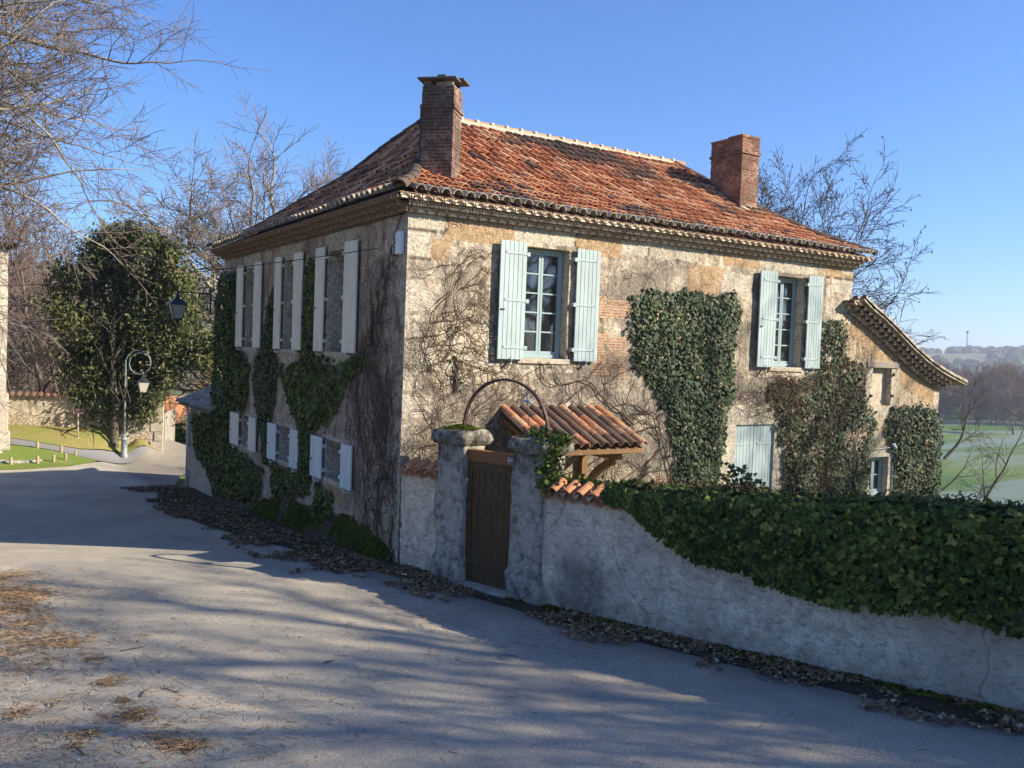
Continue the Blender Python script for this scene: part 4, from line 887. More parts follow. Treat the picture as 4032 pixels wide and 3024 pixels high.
# ------------------------------------------------------------------ house fittings
jb = MB(); jb.box((-.10, .10, 1.70), (-.012, .27, 2.08)); o = jb.build('junction_box', MT['box'], None, bevel=.008); tag(o, 'small white junction box high on the shaded house corner', 'junction box')
m = MB(); m.tube([(-.03, .30, 1.76), (-.12, .36, 1.86), (-.10, .46, 1.74), (-.05, .52, 1.82), (-.11, .40, 1.70), (-.08, .28, 1.69)], .012, 5); m.tube([(-.03, .28, 1.7), (-.035, .5, 2.02), (-.03, .42, 2.1), (-.03, .2, 2.38), (-.03, .12, 2.52)], .009, 5); m.build('cable_loop', MT['dmetal'], o)
m = MB(); pts = []
A = Vector((-.02, 1.16, 1.88)); B = Vector((-13.5, 20.5, 1.75))
for k in range(41):
    t = k/40; p = A.lerp(B, t); p.z -= 1.25*4*t*(1-t)*.55; pts.append(p)
m.tube(pts, .008, 5); o = m.build('overhead_cable', MT['dmetal']); tag(o, 'thin overhead cable from the shaded house wall across the road', 'cable')
m = MB(); m.tube([(-.03, y_, 2.37-.0015*y_+.01*math.sin(y_*3)) for y_ in np.arange(.1, 11.6, .4)], .011, 5); o = m.build('wall_cable', MT['dmetal']); tag(o, 'dark cable clipped under the cornice of the shaded side', 'cable')

# lanterns -----------------------------------------------------------
def lantern(parent, c, s=1.0):
    """tapered four sided lantern hanging from point c"""
    x, y, z = c
    def ring(r, zz): return [(x+r*sx*s, y+r*sy*s, z+zz*s) for sx, sy in ((-1, -1), (1, -1), (1, 1), (-1, 1))]
    def loft(m, secs):
        vs = [p for r, zz in secs for p in ring(r, zz)]; fs = [(i*4+k, i*4+(k+1) % 4, (i+1)*4+(k+1) % 4, (i+1)*4+k) for i in range(len(secs)-1) for k in range(4)]; m.add(vs, fs+[(0, 1, 2, 3), tuple(len(vs)-4+k for k in range(4))])
    m = MB(); loft(m, [(.03, 0), (.05, -.03), (.05, -.09), (.10, -.13), (.19, -.235), (.20, -.25), (.20, -.265)])
    for sx, sy in ((-1, -1), (1, -1), (1, 1), (-1, 1)): m.tube([(x+.19*sx*s, y+.19*sy*s, z-.26*s), (x+.105*sx*s, y+.105*sy*s, z-.62*s)], .012*s, 4)
    loft(m, [(.115, -.61), (.115, -.635), (.05, -.66), (.02, -.70), (.018, -.74)])
    hd = m.build('lantern_head', MT['dmetal'], parent); g = MB(); loft(g, [(.178, -.266), (.100, -.612)]); g.build('lantern_glass', MT['lglass'], hd); return hd
wl = thing('wall_lantern', 'dark wall lantern hanging from a curved bracket above the ivy', 'lantern')
m = MB(); m.tube([(.0, 13.2, 1.50), (-.92, 13.2, 1.50)], .018, 6); m.tube([(.0, 13.2, 1.0), (-.18, 13.2, 1.06), (-.36, 13.2, 1.28), (-.55, 13.2, 1.48)], .014, 6); m.tube([(-.92, 13.2, 1.56), (-.92, 13.2, 1.40)], .03, 6); m.box((-.02, 13.17, .9), (.02, 13.23, 1.6)); m.tube([(0, 13.2, 1.3), (.05, 12.2, 1.3)], .015, 5); m.build('bracket', MT['dmetal'], wl)
lantern(wl, (-.92, 13.2, 1.42), 1.12)

# ------------------------------------------------------------------ garden wall
gwall = thing('garden_wall', 'pale scraped plaster garden wall running beside the road', 'wall')
def gw_att(u, z, W):
    n = vnoise(W, 1.6, 5, 4); n2 = vnoise(W, 5, 2, 3)
    dark = .9*rect(u+n*.25, z+n2*.2, 3.3, 4.05, -3.7, -2.75, .18) + .5*(1-sstep(-3.45, -3.2, z+n2*.15))*(u > 2.6) + .35*sstep(.15, .5, n)
    return {'dark': np.clip(dark, 0, 1), 'ochre': .8*(1-sstep(.2, 1.3, u+n*.2))*.6+.3*(1-sstep(-3.5, -3.0, z+n2*.2))}
U3 = (WD[0], WD[1], 0); N3 = (WN[0], WN[1], 0)
wall_sheet('wall_face', (0, 0, 0), U3, N3, 0.04, 1.0, -4.1, -1.87, [], MT['gwall'], gwall, gw_att, cell=.07, rough=.03)
wall_sheet('wall_face', (0, 0, 0), U3, N3, 2.62, 24, -4.3, -1.87, [], MT['gwall'], gwall, gw_att, cell=.09, rough=.022)
FG = frame_fn((0, 0, 0), U3, N3)
m = MB(); m.box((.05, -.36, -4.2), (1.0, -.02, -1.87), FG); m.box((2.7, -.36, -4.5), (24, -.02, -1.87), FG); m.build('wall_core', MT['gwall'], gwall)
CT = Tiles(); u = .14
while u < 24:
    if not (.88 < u < 3.0):
        p = FG(u, .11, -1.90); d = FG(u, -.18, -1.77)-p; CT.tile(p, d, Vector(U3), .09, .10, .5+.15*random.random(), .1, up=False, seg=6)
        p = FG(u+.115, .10, -1.865); d = FG(u+.115, -.18, -1.74)-p; CT.tile(p, d, Vector(U3), .085, .075, .52+.15*random.random(), .1, seg=6)
    u += .23
CT.build('coping_tiles', MT['tile'], gwall)
def pillar(label, u0, u1, w, ztop, seed, qu):
    t = thing('gate_pillar', label, 'gate pillar', FG((u0+u1)/2, 0, -3.6))
    loc = Vector(t.location)
    secs = []; us = np.linspace(0, 1, 9)
    def ringpts(z, g, cap):
        pts = []
        L = u1-u0; a0, a1, b0, b1 = u0-g, u1+g, -w+.06-g, .06+g
        n = 6
        for k in range(n): pts.append((a0+(a1-a0)*k/n, b1, z))
        for k in range(n): pts.append((a1, b1+(b0-b1)*k/n, z))
        for k in range(n): pts.append((a1+(a0-a1)*k/n, b0, z))
        for k in range(n): pts.append((a0, b0+(b1-b0)*k/n, z))
        return pts
    def body(name, levels, mat, par, dk):
        V = []; 
        for z, g in levels: V += [FG(*p) for p in ringpts(z, g, 0)]
        V = np.array(V); nn = 24; L = len(levels)
        jit = np.stack([vnoise(V, 3.8, seed, 4), vnoise(V, 3.8, seed+9, 4), .7*vnoise(V, 3.8, seed+19, 4)], 1)*.065; V2 = V+jit-np.array(loc)
        F = [(i*nn+k, i*nn+(k+1) % nn, (i+1)*nn+(k+1) % nn, (i+1)*nn+k) for i in range(L-1) for k in range(nn)]
        c = len(V2); V2 = np.vstack([V2, V2[-nn:].mean(0)+np.array([0, 0, .03])]); F += [(c-nn+k, c-nn+(k+1) % nn, c, c) for k in range(nn)]
        me = bpy.data.meshes.new(name); me.from_pydata([tuple(v) for v in V2], [], [f if f[2] != f[3] else f[:3] for f in F]); me.polygons.foreach_set('use_smooth', [True]*len(F))
        at = me.attributes.new('dark', 'FLOAT', 'POINT'); dd = np.clip(dk(V2[:, 2]+loc.z)+.5*vnoise(V2, 2, 3, 3), 0, 1); at.data.foreach_set('value', dd.astype(np.float32)); me.update()
        return mesh_obj(name, me, mat, par)
    zb = -4.1
    lv = [(z, 0.0) for z in np.linspace(-3.12, ztop-.26, 15)]
    body('pillar_shaft', lv, MT['pillar'], t, lambda z: .65*sstep(-2.3, -1.5, z))
    body('pillar_base', [(-4.1, .035), (-3.7, .035), (-3.4, .035), (-3.16, .03), (-3.10, .0)], MT['pillar'], t, lambda z: 0.25+0*z)
    body('pillar_cap', [(ztop-.27, .0), (ztop-.24, .05), (ztop-.16, .09), (ztop-.08, .085), (ztop-.02, .05), (ztop, -.03)], MT['pillar'], t, lambda z: .95+0*z)
    return t
PL = pillar('weathered stone gate pillar with mossy cap, nearer the house corner', .90, 1.46, .52, -1.12, 3, 0)
PR = pillar('weathered stone gate pillar with ivy hanging from its cap', 2.45, 3.04, .52, -1.12, 8, 0)
# gate
gate = thing('wooden_gate', 'old studded oak door between two stone gate pillars', 'door', FG(1.95, -.06, -3.56))
gl = Vector(gate.location)
def FGl(a, d, z): return FG(a, d, z)-gl
m = MB(); m.box((1.47, -.16, -1.60), (2.45, -.03, -1.42), FGl); m.build('door_lintel', MT['lintel'], gate, bevel=.006)
m = MB()
for k in range(6): a = 1.56+k*.133; m.box((a+.002, -.10, -2.78), (a+.131, -.075, -1.74), FGl)
for k in range(4): z = -3.52+k*.165; m.box((1.56, -.098, z+.002), (2.36, -.074, z+.163), FGl)
dp = m.build('door_boards', MT['door'], gate, bevel=.004)
m = MB(); m.box((1.47, -.105, -3.56), (1.56, -.05, -1.601), FGl); m.box((2.36, -.105, -3.56), (2.45, -.05, -1.601), FGl); m.box((1.561, -.105, -1.735), (2.359, -.055, -1.601), FGl); m.box((1.561, -.106, -2.86), (2.359, -.052, -2.775), FGl); m.box((1.50, -.05, -2.84), (2.42, -.038, -2.80), FGl)
m.build('door_frame', MT['door'], gate, bevel=.006)
m = MB(); rn = random.Random(5)
def stud(a, z, r=.017):
    c = FGl(a, -.072, z); nn_ = Vector(N3); up_ = Vector((0, 0, 1)); uu = Vector(U3)
    m.add([c+uu*r, c+up_*r, c-uu*r, c-up_*r, c+nn_*.016], [(0, 1, 4), (1, 2, 4), (2, 3, 4), (3, 0, 4)])
for r_ in range(9):
    for c_ in range(5): stud(1.63+c_*.165+(.07 if r_ % 2 else 0)+rn.uniform(-.012, .012), -1.83-r_*.112+rn.uniform(-.012, .012))
for c_ in range(9): stud(1.60+c_*.09, -1.67, .015)
for r_ in range(4):
    for c_ in range(6): stud(1.62+c_*.135, -2.95-r_*.155, .014)
m.build('door_studs', MT['nail'], gate)
m = MB(); m.tube([FGl(1.545, -.03, -2.18), FGl(1.53, .02, -2.20), FGl(1.53, .02, -2.42), FGl(1.545, -.03, -2.44)], .010, 5); m.build('door_handle', MT['nail'], gate)
m = MB(); m.box((2.30, -.029, -1.565), (2.425, -.021, -1.455), FGl); npl = m.build('number_plate', MT['plate'], gate, bevel=.004)
m = MB()
for (a, b, c, d) in ((2.306, 2.419, -1.467, -1.463), (2.306, 2.419, -1.557, -1.553), (2.306, 2.31, -1.557, -1.463), (2.415, 2.419, -1.557, -1.463)): m.box((a, -.0205, c), (b, -.019, d), FGl)
m.build('plate_border', MT['swhite'], npl)
def text(body, size, loc, U, parent, mat, name='lettering', ext=.001):
    cu = bpy.data.curves.new(name, 'FONT'); cu.body = body; cu.size = size; cu.extrude = ext; cu.align_x = 'CENTER'; cu.align_y = 'CENTER'; cu.materials.append(mat)
    o = bpy.data.objects.new(name, cu); C.objects.link(o); o.parent = parent
    X = Vector(U); Z = Vector((0, 0, 1)); Nn = X.cross(Z); dg = bpy.context.evaluated_depsgraph_get(); me = bpy.data.meshes.new_from_object(o.evaluated_get(dg)); me.materials.clear(); me.materials.append(mat)
    bpy.data.objects.remove(o); o = bpy.data.objects.new(name, me); C.objects.link(o); o.parent = parent
    o.matrix_local = Matrix(((X.x, Z.x, Nn.x, loc[0]), (X.y, Z.y, Nn.y, loc[1]), (X.z, Z.z, Nn.z, loc[2]), (0, 0, 0, 1))); return o
text('841', .082, FGl(2.3625, -.0185, -1.508), (-WD[0], -WD[1], 0) if False else U3, npl, MT['swhite'])
m = MB(); m.box((1.40, -.14, -3.75), (2.50, .17, -3.505), FG); o = m.build('door_sill', MT['stone'], gate, bevel=.02); o.location = -gl
# iron arch and little lamp
arch = thing('iron_arch', 'rusty iron arch springing from the two gate pillars', 'arch', FG(2.0, -.2, -1.1)); al = Vector(arch.location)
pts = [FG(2.07-.84*math.cos(math.pi*k/24), -.2, -1.12+.82*math.sin(math.pi*k/24)**.92)-al for k in range(25)]
m = MB()
for p, q in zip(pts, pts[1:]):
    n = (q-p).cross(Vector(N3)).normalized()*.016; e = Vector(N3)*.030
    m.add([p-n-e, p-n+e, q-n+e, q-n-e, p+n-e, p+n+e, q+n+e, q+n-e], [(0,3,2,1),(4,5,6,7),(1,2,6,5),(3,0,4,7)])
m.build('arch_bar', MT['iron'], arch)
m = MB(); m.tube([FG(1.245, -.2, -1.12)-al, FG(1.245, -.2, -1.3)-al], .02, 6); m.tube([FG(2.90, -.2, -1.12)-al, FG(2.90, -.2, -1.3)-al], .02, 6); m.build('arch_foot', MT['iron'], arch)
hl = thing('hanging_lamp', 'tiny enamel lamp hanging under the rusty iron arch', 'lamp', FG(2.50, -.2, -.60)); 
m = MB(); m.lathe([(.008, .12), (.008, .03), (.03, .02), (.075, -.012), (.078, -.018), (.03, -.01), (.02, -.02), (.0, -.03)], n=14); m.build('lamp_shade', MT['galv'], hl)
m = MB(); m.tube([(0, 0, .12), (.0, .0, .24)], .006, 5); q = FG(2.52, -.2, -1.25)-Vector(hl.location); m.tube([(0.0, 0, -.02), q*.5+Vector((.02, 0, 0)), q], .005, 5); m.build('lamp_wire', MT['dmetal'], hl)
# ------------------------------------------------------------------ leaves
def leaves(name, ctr, nrm, size, mat, parent, rnd, droop=0.5, shape='ivy', rng=None):
    """one folded leaf per centre; nrm = facing, tip hangs down"""
    rng = rng or RNG; n = len(ctr); nrm = nrm/np.linalg.norm(nrm, axis=1, keepdims=True)
    dn = np.tile([0, 0, -1.0], (n, 1)) + rng.normal(0, droop, (n, 3)); t = dn-(dn*nrm).sum(1, keepdims=True)*nrm; t /= np.linalg.norm(t, axis=1, keepdims=True)+1e-9
    s = np.cross(nrm, t); sz = np.asarray(size).reshape(-1, 1)*np.ones((n, 1))
    if shape == 'ivy': prof = [(0, -.38, 0), (.42, -.42, -.10), (.52, .02, -.12), (.22, .16, -.04), (0, .62, 0), (-.22, .16, -.04), (-.52, .02, -.12), (-.42, -.42, -.10)]; faces = [(0, 1, 2, 3), (0, 3, 4, 4), (0, 4, 4, 5), (0, 5, 6, 7)]
    elif shape == 'long': prof = [(0, -.5, 0), (.20, -.1, -.06), (0, .5, -.04), (-.20, -.1, -.06)]
    else: prof = [(0, -.5, 0), (.5, 0, -.08), (0, .5, 0), (-.5, 0, -.08)]
    m = len(prof); V = np.zeros((n, m, 3))
    for k, (a, b, c) in enumerate(prof): V[:, k] = ctr + (s*a + t*b + nrm*c)*sz
    base = (np.arange(n)*m)[:, None]
    if shape == 'ivy': F = np.concatenate([base+np.array([0, 1, 2, 3]), base+np.array([0, 5, 6, 7]), base+np.array([0, 3, 4, 5])])
    else: F = np.concatenate([base+np.array([0, 1, 2, 2]), base+np.array([0, 2, 3, 3])])
    if shape != 'ivy': F = np.concatenate([base+np.array([0, 1, 2]), base+np.array([0, 2, 3])])
    return np_mesh(name, V.reshape(-1, 3), F, mat, parent, rnd=np.repeat(rnd, m))
def inpoly(P, poly):
    x, y = P[:, 0], P[:, 1]; r = np.zeros(len(P), bool); n = len(poly)
    for i in range(n):
        x1, y1 = poly[i]; x2, y2 = poly[i-1]; c = ((y1 > y) != (y2 > y)) & (x < (x2-x1)*(y-y1)/((y2-y1) if y2 != y1 else 1e-9)+x1); r ^= c
    return r
def polydist(P, poly):
    d = np.full(len(P), 9.0); n = len(poly)
    for i in range(n):
        a = np.array(poly[i-1]); b = np.array(poly[i]); ab = b-a; t = np.clip(((P-a)@ab)/(ab@ab+1e-9), 0, 1); d = np.minimum(d, np.linalg.norm(P-a-t[:, None]*ab, axis=1))
    return d
def scatter_poly(poly, dens, jitter=.09, rng=RNG, seed=0):
    poly = np.array(poly); lo, hi = poly.min(0)-.15, poly.max(0)+.15; n = int((hi-lo).prod()*dens); P = lo+rng.random((n, 2))*(hi-lo)
    Q = np.column_stack([P, np.full(n, seed)]); J = np.stack([vnoise(Q, 3.2, 1+seed, 3), vnoise(Q, 3.2, 11+seed, 3)], 1)*jitter*1.6+rng.normal(0, jitter*.3, (n, 2))
    return P[inpoly(P+J, [tuple(p) for p in poly])]
def wall_ivy(name, label, poly, F, U, N, mat, dens=520, size=.075, thick=.16, holes=0.0, seed=0, cat='ivy', stems=True):
    t = thing(name, label, cat, F(*([np.mean([p[0] for p in poly]), 0, min(p[1] for p in poly)])))
    loc = np.array(t.location); P = scatter_poly(poly, dens, seed=seed); n = len(P)
    Q = np.column_stack([P, np.full(n, 3.0)]); nz = vnoise(Q, 1.8, seed, 3); 
    if holes > 0: k = vnoise(Q, 2.6, seed+5, 3) > holes-1+.0; P, nz, Q = P[k], nz[k], Q[k]; n = len(P)
    dd = polydist(P, [tuple(p) for p in poly]); bulge = np.clip(dd*1.3, .03, 1)
    bl = thick*(.55+.45*nz)*np.clip(bulge*2.5, .25, 1)
    lay = RNG.random(n); off = .03+bl*(lay**.5)
    U = np.array(U, float); N = np.array(N, float)
    base = np.array(F(0, 0, 0)); ctr = base+P[:, :1]*U+np.array([0, 0, 1.0])*P[:, 1:]+off[:, None]*N-loc
    nr = np.tile(N*1.0+np.array([0, 0, .35]), (n, 1))+RNG.normal(0, .42, (n, 3))
    rnd = np.clip(.42+.22*vnoise(Q, 3.5, 7+seed, 2)+RNG.normal(0, .19, n), 0, 1)
    leaves('leaves', ctr, nr, size*(.65+.6*RNG.random(n)), mat, t, rnd)
    if stems:
        m = MB(); rn = random.Random(seed); k = 0; pl_ = [tuple(p) for p in poly]; lo = min(p[1] for p in poly)
        while k < 14:
            i = rn.randrange(n); x, z = P[i]; pts = [F(x, .03, z)-t.location]; ok = 0
            for q in range(14):
                x += rn.gauss(0, .06); z -= .2
                if z < lo-.1 or not inpoly(np.array([[x, z]]), pl_)[0]: break
                pts.append(F(x, .035, z)-t.location)
            if len(pts) > 2: m.tube(pts, .012, 4, caps=False)
            k += 1
        if m.v: m.build('stems', MT['vine'], t)
    return t
ivA = [(12.07, 1.99), (10.2, 1.98), (10.14, 1.9), (10.14, 0.06), (10.1, -.05), (8.87, -0.36), (8.91, -1.01), (9.44, -1.65), (10.46, -1.70), (10.46, -2.57), (9.54, -2.77), (7.54, -2.94), (7.6, -3.5), (8.28, -3.95), (10.79, -4.3), (12.08, -4.3), (12.4, -3.95), (14.4, -3.27), (14.94, -2.2), (12.55, -1.88), (12.34, -0.22), (12.23, 1.24)]
ivB = [(7.16, 1.45), (6.89, 1.09), (6.88, 0.1), (6.6, -0.39), (6.78, -1.14), (7.06, -1.67), (6.97, -2.41), (6.8, -2.69), (7.56, -2.79), (7.89, -2.0), (8.4, -1.41), (8.64, -0.78), (8.49, -0.35), (7.9, 0.08), (7.69, 0.7), (7.39, 1.2)]
ivC = [(4.68, 1.93), (4.19, 1.87), (4.16, -0.06), (3.26, -0.2), (2.36, -0.17), (1.64, 0.01), (1.73, -0.23), (2.32, -0.57), (2.74, -0.92), (2.94, -1.23), (3.76, -1.52), (4.18, -1.70), (4.18, -2.55), (4.28, -3.0), (6.74, -3.6), (6.97, -2.71), (5.13, -2.62), (4.96, -2.18), (5.14, -1.69), (5.52, -1.44), (6.01, -0.95), (6.59, -0.49), (6.53, -0.29), (6.05, -0.47), (5.19, -0.25), (5.02, 0.0), (4.98, 1.04), (5.0, 1.59)]
ivE = [(3.97, -2.73), (3.53, -2.75), (3.05, -2.8), (2.91, -3.08), (3.12, -3.37), (3.59, -3.62), (3.92, -3.38)]
iv1 = [(4.88, 1.37), (5.42, 1.45), (6.41, 1.49), (7.62, 1.53), (7.8, 1.29), (7.8, 0.9), (7.72, 0.31), (7.76, -0.68), (7.58, -1.67), (7.48, -2.77), (7.4, -3.6), (6.2, -3.6), (6.09, -2.72), (6.11, -1.63), (5.86, -0.97), (5.46, -0.41), (4.95, 0.04), (4.83, 0.76)]
iv2 = [(8.87, -0.36), (9.11, -0.23), (10.05, -0.3), (10.5, 0.0), (10.52, 1.08), (11.4, 1.12), (11.49, 0.42), (12.12, 0.08), (12.37, -0.82), (12.8, -1.14), (12.6, -1.69), (12.55, -2.19), (12.48, -3.6), (9.6, -3.6), (9.45, -2.24), (9.25, -1.65), (9.2, -1.27), (9.13, -0.98), (8.83, -0.57)]
iv3 = [(13.31, -0.96), (13.91, -0.87), (14.71, -0.87), (15.3, -1.02), (15.5, -1.51), (15.55, -3.9), (13.67, -3.9), (13.47, -2.22), (13.13, -1.56), (13.22, -1.24)]
NL, NF, UL, UF = (-1, 0, 0), (0, -1, 0), (0, 1, 0), (1, 0, 0)
wall_ivy('ivy', 'tall dark ivy column climbing the far end of the shaded wall', ivA, FL_, UL, NL, MT['ivy'], 430, .088, .30, seed=1)
wall_ivy('ivy', 'yellowish ivy streak between the far shutters of the shaded wall', ivB, FL_, UL, NL, MT['ivy2'], 460, .078, .14, seed=2)
wall_ivy('ivy', 'dark Y-shaped ivy spreading between shutters on the shaded wall', ivC, FL_, UL, NL, MT['ivy'], 480, .080, .20, seed=3)
wall_ivy('ivy', 'small ivy bush below the nearest low shutters', ivE, FL_, UL, NL, MT['ivy'], 560, .085, .30, seed=4)
wall_ivy('ivy', 'large square-topped ivy mass between the two sunny upper windows', iv1, FF_, UF, NF, MT['ivy3'], 520, .080, .24, seed=5)
wall_ivy('ivy', 'ragged ivy with bare stems right of the closed blue shutters', iv2, FF_, UF, NF, MT['ivy3'], 430, .080, .20, holes=.62, seed=6)
wall_ivy('ivy', 'clipped ivy block covering the lean-to wing corner', iv3, FF_, UF, NF, MT['ivy3'], 520, .082, .30, seed=7)
st = []
for (a, b) in ((0.71, 1.4), (0.96, 1.19), (1.36, 0.94), (1.30, 0.67), (1.47, 0.32), (1.64, 0.01), (1.45, -.1), (1.30, .3), (1.18, .65), (1.22, .9), (.85, 1.15), (.65, 1.35)): st.append((a, b))
wall_ivy('ivy', 'thin ivy strand beside the nearest tall shutter', st, FL_, UL, NL, MT['ivy'], 210, .06, .05, seed=8)
wall_ivy('ivy', 'small ivy sprig hanging on the sunny wall above the iron arch', [(.95, -.02), (1.12, .02), (1.10, -.4), (1.02, -.75), (.93, -.5)], FF_, UF, NF, MT['ivy3'], 300, .06, .06, seed=9)
# hedge of ivy on the garden wall
def hedge():
    t = thing('ivy_hedge', 'thick ivy hedge draped over the top of the garden wall', 'ivy', FG(8, 0, -1.9)); loc = np.array(t.location)
    lowu = [4.2, 4.5, 4.8, 5.2, 5.6, 6.2, 6.94, 7.6, 8.4, 9.21, 10.5, 12, 24]; lowz = [-1.86, -1.90, -2.05, -2.30, -2.40, -2.44, -2.58, -2.55, -2.50, -2.46, -2.5, -2.5, -2.5]
    topu = [3.0, 3.6, 4.25, 5.2, 6.07, 7.0, 7.73, 9.15, 12, 24]; topz = [-1.82, -1.80, -1.72, -1.60, -1.53, -1.47, -1.41, -1.34, -1.3, -1.3]
    C_, N_, Sz = [], [], []
    n = 34000; u = 4.15+RNG.random(n)**1.3*12.8; Q = np.column_stack([u, 0*u, 0*u])
    lz = np.interp(u, lowu, lowz)+.10*vnoise(Q, 1.6, 2, 3)-.05; tz = np.interp(u, topu, topz)+.06*vnoise(Q, 1.4, 9, 3)
    th = RNG.random(n)     # around the profile: front face, top, back
    fr = th < .52
    z = np.where(fr, lz+(tz-lz)*RNG.random(n)**.85, tz+RNG.normal(0, .03, n)); grow = np.clip((u-3.7)/2.2, .12, 1)
    fz = (z-lz)/(tz-lz+1e-6); frd = (.10+.26*np.sin(np.clip(fz, 0, 1)*math.pi*.62+.35))*grow+.04
    d = np.where(fr, frd+RNG.normal(0, .035, n), -.42+(.75)*RNG.random(n)*grow)
    d = np.where(~fr & (d > .22*grow), .22*grow*RNG.random(n), d)
    P = np.stack([WD[0]*u+WN[0]*d, WD[1]*u+WN[1]*d, z+.035*vnoise(np.column_stack([u, d, z]), 3, 4, 2)], 1)
    nr = np.where(fr[:, None], np.array([WN[0], WN[1], .45]), np.array([WN[0]*.2, WN[1]*.2, 1.0]))+RNG.normal(0, .45, (n, 3))
    rnd = np.clip(.46+.25*vnoise(P, 2.5, 3, 2)+RNG.normal(0, .24, n), 0, 1)
    sz = .052+.062*RNG.random(n)**2.2
    leaves('leaves', P-loc, nr, sz, MT['ivy'], t, rnd)
    # dark inner body so no wall shows through the hedge
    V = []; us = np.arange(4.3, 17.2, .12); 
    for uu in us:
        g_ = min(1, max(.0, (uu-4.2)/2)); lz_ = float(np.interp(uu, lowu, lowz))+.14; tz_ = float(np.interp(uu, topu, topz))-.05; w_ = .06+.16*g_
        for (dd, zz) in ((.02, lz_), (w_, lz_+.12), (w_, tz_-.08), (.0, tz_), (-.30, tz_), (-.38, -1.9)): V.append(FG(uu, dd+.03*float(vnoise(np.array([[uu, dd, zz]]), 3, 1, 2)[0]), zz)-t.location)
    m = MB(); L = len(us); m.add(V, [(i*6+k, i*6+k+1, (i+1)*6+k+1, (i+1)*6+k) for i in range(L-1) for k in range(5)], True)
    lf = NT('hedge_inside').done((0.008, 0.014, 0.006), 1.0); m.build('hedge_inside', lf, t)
    # berry heads on top
    n = 500; u = 4.6+RNG.random(n)*10; d = -.35+RNG.random(n)*.5; z = np.interp(u, topu, topz)+.04+.08*RNG.random(n)
    P = np.stack([WD[0]*u+WN[0]*d, WD[1]*u+WN[1]*d, z], 1); P = np.repeat(P, 5, 0)+RNG.normal(0, .022, (n*5, 3)); leaves('berries', P-loc, RNG.normal(0, 1, (len(P), 3)), .028, MT['litter'], t, RNG.random(len(P))*.4, shape='q')
    return t
hedge()
# sprig rising in front of the closed shutters, and ivy on the pillar
def sprig(label, s0, tips, seed):
    t = thing('ivy_shoot', label, 'ivy shoot', FG(s0, -.2, -1.6)); m = MB(); L = []; rn = random.Random(seed)
    for (du, dz) in tips:
        pts = [Vector((0, 0, 0))]
        for k in range(7): f = (k+1)/7; pts.append(FG(s0+du*f**1.4, -.2+rn.gauss(0, .02), -1.6+dz*f)-t.location)
        m.tube(pts, .005, 4)
        for p in pts[1:]:
            for q in range(4): L.append(p+Vector((rn.gauss(0, .035), rn.gauss(0, .035), rn.gauss(0, .03))))
    m.build('stem', MT['vine'], t); L = np.array([tuple(p) for p in L]); leaves('leaves', L, RNG.normal(0, .5, L.shape)+np.array([WN[0], WN[1], .3]), .06, MT['ivy3'], t, .4+.5*RNG.random(len(L)), droop=.8)
sprig('upright leafy ivy shoots rising in front of the closed blue shutters', 5.98, [(-.18, .42), (.04, .40), (.22, .22), (-.28, .25), (.12, .30)], 4)
def pillar_ivy():
    t = thing('ivy', 'ivy trailing from the right gate pillar onto the coping tiles', 'ivy', FG(3.1, -.1, -1.9)); P = []
    for _ in range(900):
        u = 3.10+RNG.normal(0, .10); z = -1.88+RNG.random()*.78; d = -.02+RNG.normal(0, .08); P.append(FG(u+(z+1.88)*-.05, d, z))
    for _ in range(420): u = 2.6+RNG.random()*.62; P.append(FG(u, -.2+RNG.normal(0, .14), -1.10+RNG.normal(0, .05)-.25*max(0, u-2.95)))
    for _ in range(520): u = 3.0+RNG.random()*1.3; P.append(FG(u, -.24+RNG.normal(0, .05), -1.76+RNG.normal(0, .05)+.03*(u-3)))
    P = np.array([tuple(p-t.location) for p in P]); leaves('leaves', P, RNG.normal(0, .5, P.shape)+np.array([WN[0], WN[1], .5]), .065*(.6+.6*RNG.random(len(P))), MT['ivy'], t, np.clip(.5+.25*RNG.standard_normal(len(P)), 0, 1))
pillar_ivy()
def moss_cap():
    n = 2500; u = 1.18+RNG.normal(0, .17, n); d = -.2+RNG.normal(0, .13, n); k = (abs(u-1.18) < .30) & (abs(d+.2) < .28); u, d = u[k], d[k]; n = len(u)
    P = np.array([tuple(FG(a, b, -1.13+.05*max(0, 1-((a-1.18)**2+(b+.2)**2)/.06)+.02*random.random())) for a, b in zip(u, d)])
    o = leaves('moss', P, RNG.normal(0, .5, P.shape)+np.array([0, 0, 1.]), .03, MT['moss'], None, .3+.6*RNG.random(n), shape='q'); tag(o, 'green moss cushion on the left gate pillar', 'moss', kind='stuff')
moss_cap()
